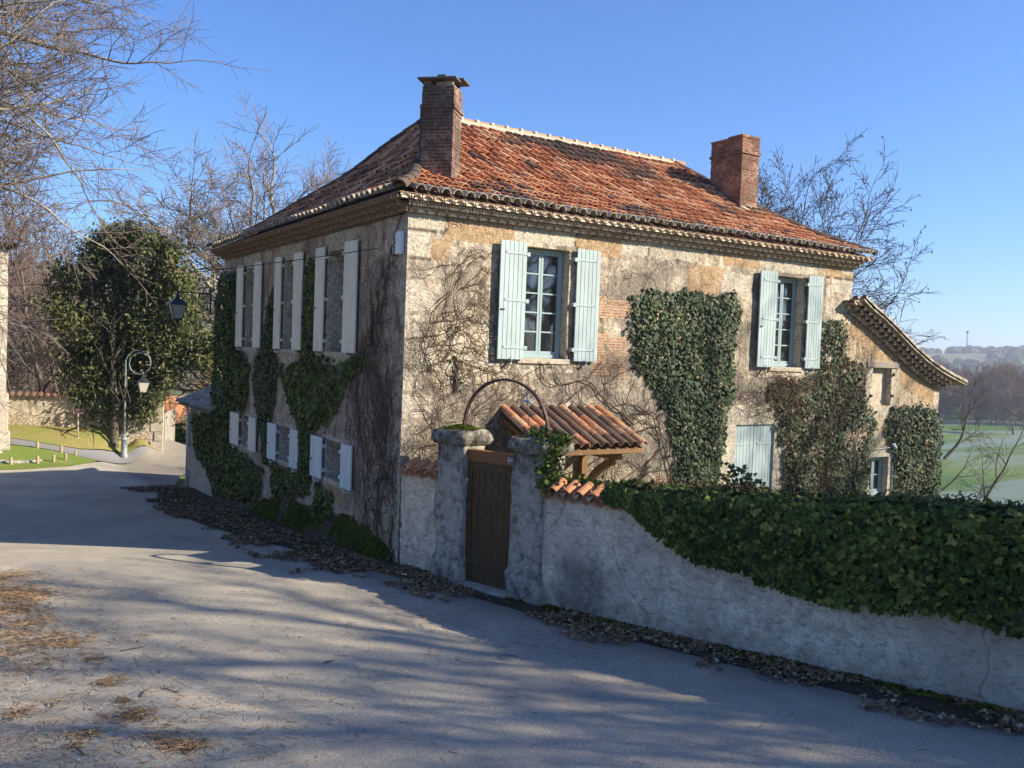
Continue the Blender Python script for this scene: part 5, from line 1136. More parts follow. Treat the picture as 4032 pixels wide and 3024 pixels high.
# mossy footing of the shaded wall
def footing():
    poly = [(8.4, -4.2), (8.28, -3.85), (6.9, -3.50), (5.36, -3.33), (4.0, -3.24), (3.02, -3.16), (1.92, -3.09), (1.2, -3.15), (0.35, -3.30), (.2, -3.9)]
    t = thing('mossy_footing', 'battered stone footing with moss along the shaded wall', 'footing', (-.2, 4, -3.8)); loc = np.array(t.location)
    us = np.arange(.15, 11.6, .08); V = []; K = 7
    for u in us:
        top = float(np.interp(u, [.15, .35, 1.2, 1.92, 3, 4, 5.4, 6.9, 8.3, 11.6], [-3.35, -3.28, -3.13, -3.07, -3.14, -3.22, -3.31, -3.5, -3.8, -4.1])); zb_ = gz(-.4, u)-.08
        for k in range(K):
            f = k/(K-1); V.append((-.02-.27*f**1.3, u, top+(zb_-top)*f**1.1))
    V = np.array(V); V[:, 0] += .13*vnoise(V, 3.0, 4, 4); V[:, 2] += .09*vnoise(V, 3, 8, 4); L = len(us); i, j = np.meshgrid(np.arange(L-1), np.arange(K-1), indexing='ij'); a = (i*K+j).ravel()
    np_mesh('footing_stone', V-loc, np.stack([a, a+1, a+K+1, a+K], 1), MT['soil'], t, smooth=True)
    n = 15000; k = RNG.integers(0, len(V)-K-1, n); W = V[k]*(1-(f := RNG.random((n, 1))))+V[k+1]*f; W = W+RNG.normal(0, .02, W.shape)
    msk = vnoise(W, 1.6, 3, 3) > .02-.32*(W[:, 1] < 3.6); W = W[msk]; W = W[(W[:, 1] < 8.6)]
    W[:, 0] -= .03*RNG.random(len(W)); o = leaves('moss_tufts', W-loc, RNG.normal(0, .5, W.shape)+np.array([-.6, -.2, .8]), .045, MT['moss'], t, np.clip(.45+.35*vnoise(W, 2, 5, 2)+.15*RNG.standard_normal(len(W)), 0, 1), shape='q')
footing()

# bare creeper stems on the walls
def creeper(label, F, roots, seed, xmin, xmax, zmin, zmax, n_gen=5, d=.02, avoid=()):
    t = thing('bare_creeper', label, 'creeper', F(roots[0][0], 0, roots[0][1])); m = MB(); rn = random.Random(seed); tl = t.location
    def run(x, z, ang, r, L, gen):
        pts = [(x, z)]; a = ang; step = .09
        n = int(L/step)
        for k in range(n):
            a += rn.gauss(0, .27); x += math.cos(a)*step; z += math.sin(a)*step
            if not (xmin < x < xmax and zmin < z < zmax) or any(q[0] < x < q[1] and q[2] < z < q[3] for q in avoid): break
            pts.append((x, z))
            if gen < n_gen and k > 1 and rn.random() < (.27 if gen < 3 else .19): run(x, z, a+rn.choice((-1, 1))*rn.uniform(.5, 1.2), r*.62, L*rn.uniform(.35, .7), gen+1)
        if len(pts) > 2:
            k = len(pts); m.tube([F(px, d+r+.012*math.sin(i*1.3), pz_)-tl for i, (px, pz_) in enumerate(pts)], [max(.0018, r*.85*(1-.75*i/k)) for i in range(k)], 4, caps=False, att=0.0 if r > .012 else .7)
    for (x, z, a, r, L) in roots: run(x, z, a, r, L, 0)
    m.build('stems', MT['vine'], t); return t
av = [(1.7, 4.05, 0, 2.15), (8.3, 10.5, 0, 2.15), (7.8, 9.3, -3.6, -1.2), (1.9, 4.2, -1.6, -.93)]
creeper('bare creeper branches spreading over the sunny wall near the corner', FF_, [(.15, -3.3, 1.6, .020, 5.5), (.6, -3.3, 1.45, .016, 5), (.45, -.2, .1, .014, 3.6), (.5, -.25, 1.5, .014, 2.4), (.55, .9, .9, .010, 1.8), (1.0, 1.2, .35, .010, 1.3), (.1, .3, .0, .01, 1.8), (.3, -1.3, .5, .010, 2.0), (.25, -2.0, 1.1, .010, 2.2), (.2, -.9, .3, .010, 2.0)], 3, .02, 4.9, -3.5, 1.95, avoid=av)
creeper('thick bare creeper stem snaking below the square ivy mass', FF_, [(6.2, -2.6, 2.6, .028, 2.2), (5.0, -1.2, 2.7, .024, 4.6), (5.1, -1.5, 3.0, .016, 3.5), (4.4, -2.2, 2.2, .014, 2.5), (5.6, -3.4, 2.0, .018, 2.2), (5.2, -3.4, 1.6, .014, 1.8), (5.9, -1.0, 2.4, .012, 1.6)], 5, 1.0, 7.4, -3.5, .2, n_gen=5, avoid=av)
creeper('bare creeper veil on the shaded wall near the corner', FL_, [(.25, -3.3, 1.7, .018, 5.2), (.5, -3.3, 1.5, .016, 5), (.8, -3.2, 1.4, .014, 4.6), (1.2, -3.1, 1.5, .012, 4.2), (.15, -3.3, 1.5, .016, 5.0), (1.0, -1.5, 1.3, .010, 3), (.3, -1.0, 1.2, .010, 3), (1.4, -2.8, 1.7, .010, 3.2), (.6, -.6, 1.9, .010, 2.4), (1.7, -1.6, 1.5, .008, 1.8), (.2, -2.2, 1.0, .010, 2.6)], 7, .02, 2.5, -3.4, 1.75, n_gen=5, avoid=[(1.9, 2.7, -2.6, -1.7), (1.9, 2.7, -.02, 2.15)])
creeper('bare woody stems tangled in the ivy right of the closed shutters', FF_, [(10.6, -3.4, 1.5, .020, 4.6), (10.9, -3.4, 1.6, .020, 4.8), (11.2, -3.4, 1.55, .018, 4.6), (10.8, -1.2, 1.5, .014, 2.4), (11.1, -.8, 1.6, .014, 2.0), (8.4, -1.0, .2, .014, 2.2), (8.0, -.8, .1, .012, 2.0), (7.9, -.6, .5, .01, 1.5)], 9, 7.7, 12.4, -3.5, 1.2, n_gen=4, d=.12, avoid=av)

# ------------------------------------------------------------------ trees
def grow_tree(name, seed, height, spread, trunk_r, mat, parent, loc, limbs=7, levels=4, kids=(6, 6, 5, 5), upw=.35, droop=0.0, trunk_h=.3, lean=(0, 0), forks=0, rmin=.006, wob=.16, seeds=None, minr_len=.28, decay=.62, crook=1.0, limbf=.52, rk=.5):
    """tapering trunk, limbs and twigs as one tube mesh; returns twig end points"""
    rn = np.random.default_rng(seed); Vs, Fs, As = [], [], []; tips = []; nv = 0
    def tube(P, R, ns, att):
        nonlocal nv
        m = len(P); T_ = np.gradient(P, axis=0); T_ /= np.linalg.norm(T_, axis=1, keepdims=True)+1e-9
        ref = np.array([0, 0, 1.0]) if abs(T_[:, 2]).mean() < .8 else np.array([1.0, 0, 0]); A_ = np.cross(T_, ref); A_ /= np.linalg.norm(A_, axis=1, keepdims=True)+1e-9; B_ = np.cross(T_, A_)
        th = np.arange(ns)*2*math.pi/ns; V = P[:, None]+(A_[:, None]*np.cos(th)[None, :, None]+B_[:, None]*np.sin(th)[None, :, None])*R[:, None, None]
        i, k = np.meshgrid(np.arange(m-1), np.arange(ns), indexing='ij'); k2 = (k+1) % ns
        Fs.append(np.stack([i*ns+k, i*ns+k2, (i+1)*ns+k2, (i+1)*ns+k], -1).reshape(-1, 4)+nv); Vs.append(V.reshape(-1, 3)); As.append(np.full(m*ns, att)); nv += m*ns
    def branch(p, d, L, r, lev):
        ns = 10 if lev == 0 else 7 if lev == 1 else 5 if lev == 2 else 3; ng = max(4, int(L/(.45 if lev < 2 else .22 if lev == 2 else .14)))
        ng = min(ng, 16); st_ = L/ng; P = [p]; D = [d]
        for k in range(ng):
            d = d+rn.normal(0, wob*crook*(1.0 if lev else .35), 3)*math.sqrt(st_*3)
            d[2] += (upw if lev < 2 else upw*.7)*st_*.5-(droop*st_*(1.3 if lev >= 1 else 0)); d = d/np.linalg.norm(d); p = p+d*st_; P.append(p); D.append(d)
        P = np.array(P); D = np.array(D); tp = np.linspace(1, .30 if lev < levels-1 else .5, ng+1); R = np.maximum(r*tp, rmin*.8); tube(P, R, ns, 0.0 if lev < 2 else .45 if lev == 2 else 1.0)
        if lev >= levels-1: tips.append(P[-1]); return
        nk = kids[min(lev, len(kids)-1)]; nk = max(2, int(round(nk*rn.uniform(.8, 1.25))))
        for k in range(nk):
            f = (.28 if lev else trunk_h)+(1-(.28 if lev else trunk_h))*(k+rn.random()*.8)/nk; f = min(f, .99); i = f*ng; a = int(i); q = P[a]+(P[min(a+1, ng)]-P[a])*(i-a); dd = D[a]
            side = np.cross(dd, rn.normal(0, 1, 3)); side /= np.linalg.norm(side)+1e-9; ang = rn.uniform(.5, 1.05) if lev else rn.uniform(.55, .95)*(1.15-.6*f)+.1
            nd = dd*math.cos(ang)+side*math.sin(ang)
            if lev == 0: nd[:2] *= spread; nd[2] = nd[2]*.9
            nd /= np.linalg.norm(nd); l2 = L*(decay if lev else limbf)*rn.uniform(.65, 1.15)*(1.1-.45*f); branch(q, nd, max(l2, minr_len), max(r*tp[a]*((rk+.05) if lev else rk), rmin), lev+1)
        if lev > 0: # leader continues
            branch(P[-1], D[-1], max(L*.45, minr_len), max(r*.3, rmin), lev+1)
    if seeds: 
        for (p, d, L, r, lv) in seeds: d = np.array(d, float); branch(np.array(p, float), d/np.linalg.norm(d), L, r, lv)
    else:
        d0 = np.array([lean[0], lean[1], 1.0]); d0 /= np.linalg.norm(d0); branch(np.zeros(3)-np.array([0, 0, .3]), d0, height*.62, trunk_r, 0)
    V, F, A_ = np.concatenate(Vs), np.concatenate(Fs), np.concatenate(As)
    return V, F, A_, np.array(tips)
def tree(name, label, loc, mat, group=None, split=True, **kw):
    t = thing(name, label, 'tree', loc, group=group); V, F, A_, tips = grow_tree(name, mat=mat, parent=t, loc=loc, **kw)
    thick = A_[F[:, 0]] < .3
    def part(nm, sel):
        f = F[sel]; u, inv = np.unique(f, return_inverse=True); return np_mesh(nm, V[u], inv.reshape(f.shape), mat, t, rnd=A_[u], smooth=True)
    part('trunk', thick); part('crown', ~thick); t['_tips'] = 0; del t['_tips']; return t, tips
def copy_tree(o, loc, rz, label=None, group=None, sc=1.0, parent=None):
    c = o.copy(); C.objects.link(c); c.location = loc; c.rotation_euler = (0, 0, rz); c.scale = (sc,)*3
    if label: c['label'] = label
    if group: c['group'] = group
    for ch in o.children:
        d = ch.copy(); C.objects.link(d); d.parent = c
    return c
def at(x, y, dz=0): return (x, y, gz(x, y)+dz)
BIG = dict(spread=1.1, trunk_r=.34, levels=5, kids=(11, 7, 6, 6), upw=.10, droop=.16, trunk_h=.22, wob=.15, rmin=.0065, decay=.60)
AX_ = (math.cos(YAW), -math.sin(YAW)); rs = random.Random(4); LS = [((0, 0, -.3), (0, 0, 1), 17, .38, 0)]
for k in range(38):
    h = 6.2+11.1*k/37; el = rs.uniform(-.7, -.05) if k > 7 else rs.uniform(-.1, .25); tw = rs.uniform(-.6, .6)
    LS.append(((0, 0, h), (AX_[0]-tw*AX_[1], AX_[1]+tw*AX_[0], el), rs.uniform(4.6, 6.5), rs.uniform(.07, .13), 1))
t1, _ = tree('linden_tree', 'big bare pale-barked tree overhanging the road on the far left', at(-9.5, 9.6), MT['bark_pale'], seed=11, height=23, spread=1.1, trunk_r=.34, levels=5, kids=(8, 9, 7, 7), upw=.12, droop=.03, trunk_h=.3, wob=.15, rmin=.0068, decay=.50, seeds=LS)
OS = [((0, 0, -.3), (0, 0, 1), 7.5, .36, 1)]; ro = random.Random(12)
for k in range(15):
    a = k*2.4; e = .52+.85*((k*5) % 15)/15; OS.append(((.15*math.cos(a), .15*math.sin(a), 4.4+2.6*ro.random()), (math.cos(a)*math.cos(e), math.sin(a)*math.cos(e), math.sin(e)), ro.uniform(5.6, 7.0), ro.uniform(.12, .20), 1))
t2, _ = tree('oak_tree', 'wide bare tree rising behind the shaded side of the roof', at(7.2, 29.5), MT['bark_pale'], seed=23, height=22, spread=1.7, trunk_r=.45, levels=5, kids=(8, 10, 8, 7), upw=.20, trunk_h=.16, wob=.18, rmin=.0115, decay=.56, limbf=.80, rk=.5, seeds=OS); t2.scale = (1.34, 1.34, 1.12)
t3, tips3 = tree('locust_tree', 'bare tree with hanging pods behind the lean-to wing', at(20.9, 7.8), MT['bark_dark'], seed=14, height=17.0, spread=1.15, trunk_r=.26, levels=5, kids=(20, 8, 6, 6), upw=.30, trunk_h=.18, wob=.19, rmin=.011, decay=.56, limbf=.60)
t3.scale = (.9, .9, .96); n = len(tips3); k = RNG.random(n) < .30; P = tips3[k]+np.array([0, 0, -.06])+RNG.normal(0, .04, (k.sum(), 3)); leaves('pods', P, RNG.normal(0, 1, P.shape), .13, MT['bark_dark'], t3, np.zeros(len(P)), droop=.3, shape='long')
t4, _ = tree('small_bare_tree', 'slender two-stemmed bare tree at the right beyond the wing', (36.2, 12.4, -9.6), MT['bark_dark'], seed=31, height=9, spread=1, trunk_r=.16, levels=5, kids=(5, 5, 4, 4), upw=.3, trunk_h=.3, wob=.13, rmin=.010,
   seeds=[((0, 0, 0), (-.01, -.02, 1), 5.2, .16, 1), ((0, 0, 5.1), (.62, -.34, .85), 3.2, .09, 1), ((0, 0, 1.0), (.62, -.34, .80), 5.2, .13, 1), ((0, 0, 3.5), (.6, -.2, .6), 2.6, .05, 2)])
t5, _ = tree('small_bare_tree', 'low leaning bare sapling at the right edge above the hedge', (26, 0.5, -8.0), MT['bark_dark'], seed=37, height=6, spread=1, trunk_r=.1, levels=5, kids=(5, 5, 4, 4), upw=.1, trunk_h=.3, wob=.16, rmin=.008,
   seeds=[((0, 0, 0), (.35, -.20, 1), 2.8, .09, 1), ((.3, 0, 1.5), (.8, -.5, .55), 2.4, .06, 1), ((.2, 0, 1.2), (-.4, .3, .8), 1.8, .05, 1)])
# trees right of the picture: they shade the road and the sunny front
sh1, _ = tree('garden_tree', 'bare garden tree beyond the wall, outside the picture', at(14.5, -19.5), MT['bark_mid'], seed=41, height=23, spread=1.3, trunk_r=.42, levels=4, kids=(13, 8, 8), upw=.18, trunk_h=.22, wob=.15, rmin=.018, limbf=.62, group='bare trees in the garden', minr_len=.8)
for x, y, rz, sc in ((20.5, -25.5, 1.0, 1.1), (17.0, -27.5, 4.4, .95), (24.5, -16.5, 2.2, 1.05), (28, -10.5, 3.5, .8)):
    copy_tree(sh1, at(x, y), rz, sc=sc)
# background wood behind the boundary wall
bt1, _ = tree('woodland_tree', 'bare brown woodland tree behind the old boundary wall', at(-6, 46), MT['bark_far'], seed=51, height=19, spread=1.2, trunk_r=.22, levels=4, kids=(16, 10, 9), upw=.3, trunk_h=.06, wob=.17, rmin=.02, group='bare woodland trees behind the boundary wall', minr_len=.5)
for x, y, rz, sc in ((-2, 44, 1.1, .8), (-9, 52, 2.0, .9), (-3.5, 53, 3.3, 1.0), (-12, 60, .4, 1.15), (1.5, 57, 5.1, .9), (-6, 62, 2.7, 1.0), (-1, 66, 4.1, 1.0), (4, 70, .9, .9), (-10, 72, 5.7, 1.1), (-4, 78, 2.2, 1.1), (-14, 48, 3.9, 1.0), (-8.5, 44, 5.0, .75), (-.5, 50, .2, .7), (5, 62, 2.9, .6), (2.5, 80, 1.7, .8), (-5, 49, 4.8, .6), (-11, 56, 1.5, .7)):
    copy_tree(bt1, at(x, y), rz, sc=sc)
gb, _ = tree('lichened_tree', 'pale lichened dead tree leaning over the boundary wall', at(-5.2, 41.5), MT['bark_pale'], seed=77, height=9, spread=1.2, trunk_r=.2, levels=5, kids=(6, 5, 5, 4), upw=.12, droop=.12, trunk_h=.2, wob=.2, rmin=.012,
    seeds=[((0, 0, 0), (.15, -.1, 1), 6.5, .20, 1), ((0, 0, 1.5), (.8, -.25, .8), 5.2, .14, 1), ((.5, 0, 3), (.9, -.3, .25), 4.5, .10, 1)])
tb, _ = tree('tan_shrub', 'tan leafless shrub beyond the white gate', at(7.2, 42), MT['bark_tan'], seed=61, height=7.5, spread=1.3, trunk_r=.10, levels=4, kids=(14, 8, 8), upw=.35, trunk_h=.03, wob=.2, rmin=.014, minr_len=.5)
copy_tree(tb, at(9.5, 48), 2.1, 'second tan shrub, farther down the lane past the white gate', sc=1.1)
# magnolia
def magnolia():
    loc = at(-.55, 26.75); t = thing('magnolia_tree', 'dense evergreen magnolia in front of the old boundary wall', 'tree', loc); t.scale = (.9, .9, .9)
    V, F, A_, tips = grow_tree('m', 71, 10, .7, .20, MT['bark_dark'], t, loc, levels=3, kids=(11, 5), upw=.3, trunk_h=.2, wob=.2, rmin=.014, limbf=.4)
    np_mesh('trunk', V, F, MT['bark_dark'], t, rnd=A_*0, smooth=True)
    rn = np.random.default_rng(9); K = 1150; cz = rn.random(K)**.85
    prof = np.interp(cz, [0, .12, .35, .6, .8, .93, 1], [.9, 1.9, 2.9, 3.3, 2.9, 1.9, .6]); th = rn.random(K)*2*math.pi; rr = prof*rn.random(K)**.38
    cen = np.stack([rr*np.cos(th)*1.08+.3*(cz-.3), rr*np.sin(th), 1.0+cz*8.9], 1); cen += rn.normal(0, .16, cen.shape)
    keep = vnoise(cen, .42, 4, 2) > -.5; cen = cen[keep]
    # side bough to the right
    ex = np.stack([2.9+rn.random(34)*2.2, -1+rn.normal(0, .5, 34), 4.6+rn.normal(0, .5, 34)-.0], 1); cen = np.vstack([cen, ex])
    dep = (cen[:, 0]*.9+loc[0]-CAM.x)*math.sin(YAW)+(cen[:, 1]*.9+loc[1]-CAM.y)*math.cos(YAW); dl = (-.26-CAM.x)*math.sin(YAW)+(26.17-CAM.y)*math.cos(YAW); cen = cen[dep > dl+.22]
    P = np.repeat(cen, 75, 0)+rn.normal(0, .26, (len(cen)*75, 3)); nr = rn.normal(0, .6, P.shape)+np.array([.15, -.4, .5])
    rnd = np.clip(np.repeat(.38+.22*rn.standard_normal(len(cen)), 75)+.17*rn.standard_normal(len(P))+.12*(P[:, 2] > 8), 0, 1)
    leaves('crown', P, nr, .22*(.7+.6*rn.random(len(P))), MT['mag'], t, rnd, droop=.9, shape='long', rng=rn)
magnolia()
# dark hedge bush by the far road
def bush(name, label, loc, rx_, ry_, rz_, mat, n, size, seed):
    t = thing(name, label, 'bush', loc); rn = np.random.default_rng(seed); d = rn.normal(0, 1, (n, 3)); d /= np.linalg.norm(d, axis=1, keepdims=True); d[:, 2] = abs(d[:, 2]); r = rn.random((n, 1))**.35
    P = d*r*np.array([rx_, ry_, rz_]); P *= (1+.28*vnoise(d, 2.2, seed, 3))[:, None]; m = MB(); m.tube([(0, 0, -.2), (.05, .02, rz_*.6)], [.07, .03], 6); m.build('stem', MT['bark_dark'], t)
    leaves('leaves', P, d+rn.normal(0, .5, d.shape), size*(.6+.6*rn.random(n)), mat, t, np.clip(.4+.2*rn.standard_normal(n), 0, 1), shape='q', rng=rn); return t
bush('dark_bush', 'dark evergreen bush closing the far end of the road', at(7.6, 44.5), 2.3, 2.3, 3.6, MT['ivy'], 9000, .16, 4)
bush('dark_bush', 'low dark bush beside the far house wall', at(5.6, 46.2), 1.3, 1.6, 1.7, MT['ivy'], 4000, .14, 6)
# ------------------------------------------------------------------ street furniture and far things
lp = thing('street_lamp', 'tall old street lamp with curled top beside the road', 'street lamp', at(-.26, 26.17))
m = MB(); m.lathe([(.16, -.1), (.16, .10), (.13, .14), (.125, .5), (.11, .72), (.15, .76), (.15, .80), (.08, .86), (.06, 1.0)], n=10); m.build('lamp_base', MT['post'], lp)
# curl lies in the plane across the view
ax = Vector((math.cos(YAW), -math.sin(YAW), 0)); pts = [Vector((0, 0, .9)), Vector((0, 0, 2.4)), Vector((0, 0, 3.6)), Vector((.0, 0, 4.05))]
c0 = Vector((0, 0, 3.98)); 
for k in range(1, 10): a = math.pi-math.pi*k/9; pts.append(ax*(.52+.52*math.cos(a))+Vector((0, 0, 3.98+.52*math.sin(a))))
for k in range(1, 12):
    a = -2*math.pi*k/11*.86; r = .52-.12*k/11; cx = 1.04-r; pts.append(ax*(cx+r*math.cos(a))+Vector((0, 0, 3.98+r*math.sin(a))))
m = MB(); m.tube(pts, [.05, .042, .036, .032]+[.025]*(len(pts)-4), 8); m.tube([(0, 0, 2.32), (0, 0, 2.42)], .06, 8); m.tube([ax*.72+Vector((0, 0, 3.40)), ax*.74+Vector((0, 0, 3.6))], .02, 6); m.build('lamp_pole', MT['post'], lp)
lh = lantern(lp, tuple(ax*.74+Vector((0, 0, 3.50))), 1.2)
sg = thing('street_sign', 'small dark red street name sign on a white post', 'sign', (-1.94, 26.83, gz(-1.94, 26.83)))
m = MB(); m.tube([(0, 0, -.1), (0, 0, 1.02)], .028, 8); m.box((-.12, -.05, -.02), (.12, .05, .02)); m.build('sign_post', MT['white'], sg)
FS = lambda a, d, z: ax*a+Vector((-ax.y, ax.x, 0))*(-d)+Vector((0, 0, z))
m = MB(); m.box((-.20, -.012, 1.0), (.20, .0, 1.22), FS); p = m.build('sign_panel', MT['sred'], sg, bevel=.004)
m = MB()
for b in ((-.195, -.185, 1.01, 1.21), (.185, .195, 1.01, 1.21), (-.185, .185, 1.20, 1.21), (-.185, .185, 1.01, 1.02)): m.box((b[0], .001, b[2]), (b[1], .004, b[3]), FS)
m.build('sign_border', MT['swhite'], p)
text('Ruelle', .072, FS(0, .004, 1.158), ax, p, MT['swhite']); text('du Presbytère', .062, FS(0, .004, 1.07), ax, p, MT['swhite'])
bl = ['dark bollard at the lawn front, nearest the church wall', 'second wooden bollard along the lawn front from the church', 'third wooden bollard along the lawn front from the church', 'short bollard at the road tip of the lawn front row', 'rear bollard nearest the road, beside the side lane', 'middle bollard of the rear row beside the side lane', 'rear wooden bollard beside the side lane, nearest the church']
m = MB(); m.lathe([(.055, -.1), (.055, .25), (.045, .28), (.0, .285)], n=10)
b0 = None
for k, (x, y, s) in enumerate(((-4.57, 22.24, 1.0), (-3.73, 22.26, 1.05), (-3.19, 22.58, 1.0), (-2.75, 23.15, .95), (-2.24, 24.61, .85), (-2.75, 24.66, 1.0), (-3.56, 24.78, 1.0))):
    if b0 is None: b0 = m.build('bollard', MT['bollard']); o = b0
    else: o = b0.copy(); C.objects.link(o)
    o.location = at(x, y); o.scale = (s, s, s); o.rotation_euler = (random.uniform(-.05, .05), random.uniform(-.05, .05), k); tag(o, bl[k], 'bollard', 'wooden bollards round the lawn')
# boundary wall
bw = thing('boundary_wall', 'old stone boundary wall with tile coping behind the magnolia', 'wall')
A0 = np.array([1.30, 26.6]); B0 = np.array([-6.9, 29.22]); BD = (B0-A0)/np.linalg.norm(B0-A0); BL = float(np.linalg.norm(B0-A0)); BN = np.array([-BD[1]*-1, BD[0]*-1])
BN = np.array([-BD[1], BD[0]]); BN = BN if BN @ (np.array([-6.4, -13.4])-A0) > 0 else -BN
def btop(u): return float(np.interp(u, [0, 1.5, 3, 5, 9], [-2.57, -2.48, -2.46, -2.48, -2.45]))
def bw_att(u, z, W):
    n = vnoise(W, 1.2, 5, 4); lowr = np.array([btop(a) for a in u])-1.0
    return {'brick': 0*u, 'ochre': 0*u, 'cream': .9*(u < .55)*1.0, 'dark': .4*sstep(0, .5, n)*(u > 1), 'rubble': .95*sstep(-.2, .1, lowr-z+.4*n+.2), 'joint': .7*((abs(u-.95-.12*np.sin(z*5)) < .03) & (z > -4)).astype(float)}
wall_sheet('wall_face', (A0[0], A0[1], 0), (BD[0], BD[1], 0), (BN[0], BN[1], 0), 0, BL, -5.6, -3.1, [], MT['boundary'], bw, bw_att, cell=.11, rough=.03)
us = cuts(0, BL, [], .11); gu, gt = np.meshgrid(us, np.linspace(0, 1, 6), indexing='ij'); tp = np.array([max(-3.099, btop(a)) for a in us])[:, None]; zz = -3.1+(tp+3.1)*gt
W = np.stack([(A0[0]+BD[0]*gu).ravel(), (A0[1]+BD[1]*gu).ravel(), zz.ravel()], 1); dn = np.stack([vnoise(W, 1.3, 1, 3)+0.35*vnoise(W, 7, 4, 2), vnoise(W, 1.3, 31, 3)+0.35*vnoise(W, 7, 34, 2)], 1)*.03; P = W.copy(); P[:, :2] += dn
i, j = np.meshgrid(np.arange(len(us)-1), np.arange(5), indexing='ij'); a = (i*6+j).ravel(); np_mesh('wall_face', P, np.stack([a, a+6, a+7, a+1], 1), MT['boundary'], bw, smooth=True, extra=bw_att(gu.ravel(), zz.ravel(), W))
FB = frame_fn((A0[0], A0[1], 0), (BD[0], BD[1], 0), (BN[0], BN[1], 0))
m = MB(); m.box((-.02, -.45, -5.6), (.0, .03, -2.62), FB); m.box((0, -.45, -5.6), (BL, -.40, -3.1), FB); m.build('wall_end', MT['stone'], bw)
m = MB()
for k in range(6): m.box((-.05, -.05, -5.1+k*.41), (.30+.16*(k % 2), .035, -5.1+k*.41+.395), FB)
m.build('wall_quoins', MT['stone'], bw, bevel=.012)
BT = Tiles(); u = .2
while u < BL:
    q = FB(u, .13, btop(u)-.02); d = FB(u, -.22, btop(u)+.13)-q; BT.tile(q, d, Vector((BD[0], BD[1], 0)), .12, .11, tr()*.6+.2, .8, seg=5); u += .27
BT.build('coping_tiles', MT['tile'], bw)
m = MB(); 
for k, (u, h) in enumerate(((.5, .32), (1.0, .3), (1.6, .26))): m.box((u, .12+.05*k, -5.2), (u+.36, .32+.05*k, -4.78+.10*k+h*.3), FB)
o = m.build('stone_blocks', MT['stone'], bevel=.03); tag(o, 'low stone blocks at the foot of the boundary wall end', 'stone kerb blocks')
# gate of white boards with tile-capped end
wg = thing('board_gate', 'tall pale board gate between the boundary wall and the far road', 'gate', (1.5, 27.2, -5.1)); m = MB(); Av = Vector((0, 0, 0)); Bv = Vector((1.25, 4.2, 0)); du = Bv.normalized()
L = Bv.length; n = 15
for k in range(n):
    a, b = L*k/n+.012, L*(k+1)/n-.012; FGt = lambda u, d, z: du*u+Vector((du.y, -du.x, 0))*d+Vector((0, 0, z)); m.box((a, -.03+.02*(k % 2), -.3), (b, .0+.02*(k % 2), 1.95+.02*math.sin(k*2.1)), FGt)
m.build('gate_boards', MT['white'], wg, bevel=.005); m = MB(); m.box((-.1, -.12, -.3), (.0, .06, 1.98), FGt); m.box((L, -.12, -.4), (L+.14, .06, 2.0), FGt); m.build('gate_post', MT['white'], wg)
GT = Tiles()
for k in range(11): q = FGt(L*.25+k*.3, .16, 2.02); GT.tile(q, FGt(L*.25+k*.3, -.22, 2.12)-q, du, .13, .12, .3, .3, seg=5)
GT.build('gate_coping', MT['tile'], wg)
# far cottage
ct = thing('far_cottage', 'cream low house with red roof edge past the far road bend', 'house', (9.2, 52, gz(9.2, 52)))
m = MB(); m.box((-4.5, 0, -1.5), (3.5, 7, 3.0)); m.build('cottage_wall', MT['church'], ct); m = MB(); m.add([(-4.8, -.4, 2.9), (3.8, -.4, 2.9), (3.8, 3.6, 4.6), (-4.8, 3.6, 4.6), (3.8, 7.4, 2.9), (-4.8, 7.4, 2.9)], [(0, 1, 2, 3), (3, 2, 4, 5)]); m.build('cottage_roof', MT['tile'], ct)
# church on the left edge
chh = thing('church', 'cream stone church side at the far left edge, with tiled eave and plinth', 'church')
ca = lambda u, z, W: {'brick': 0*u, 'ochre': 0*u, 'cream': .55+.3*vnoise(W, .9, 3, 3), 'dark': .45*(z < -2.2)+0*u, 'rubble': 0*u, 'joint': .45*(((z*2.2) % 1) < .06).astype(float)}
cx, cyy = -4.64, 24.4
wall_sheet('wall', (cx, cyy, 0), (-1, 0, 0), (0, -1, 0), 0, 9, -5.5, 3.3, [], MT['church'], chh, ca, cell=.14, rough=.02)
wall_sheet('wall', (cx, cyy, 0), (-.35, .94, 0), (.94, .35, 0), 0, 16, -5.5, 3.3, [], MT['church'], chh, ca, cell=.25, rough=.02)
m = MB(); m.box((cx-2.2, cyy-.22, -5.4), (cx+.07, cyy+.2, -2.1)); m.build('plinth', MT['stone'], chh, bevel=.05); m = MB(); m.box((cx-2.2, cyy-.30, -5.4), (cx+.13, cyy+.2, -3.5)); m.build('plinth_base', MT['pillar'], chh, bevel=.04)
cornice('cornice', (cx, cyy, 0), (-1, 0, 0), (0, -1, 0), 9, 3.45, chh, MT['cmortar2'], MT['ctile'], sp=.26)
KT = Tiles(); u = -.5
while u < 9:
    for q in range(4): KT.tile((cx-u, cyy-.50+q*.36, 3.50+q*.05), (0, .42, .07), (1, 0, 0), .12, .10, tr(), .6, seg=5)
    u += .27
KT.build('roof', MT['tile'], chh)
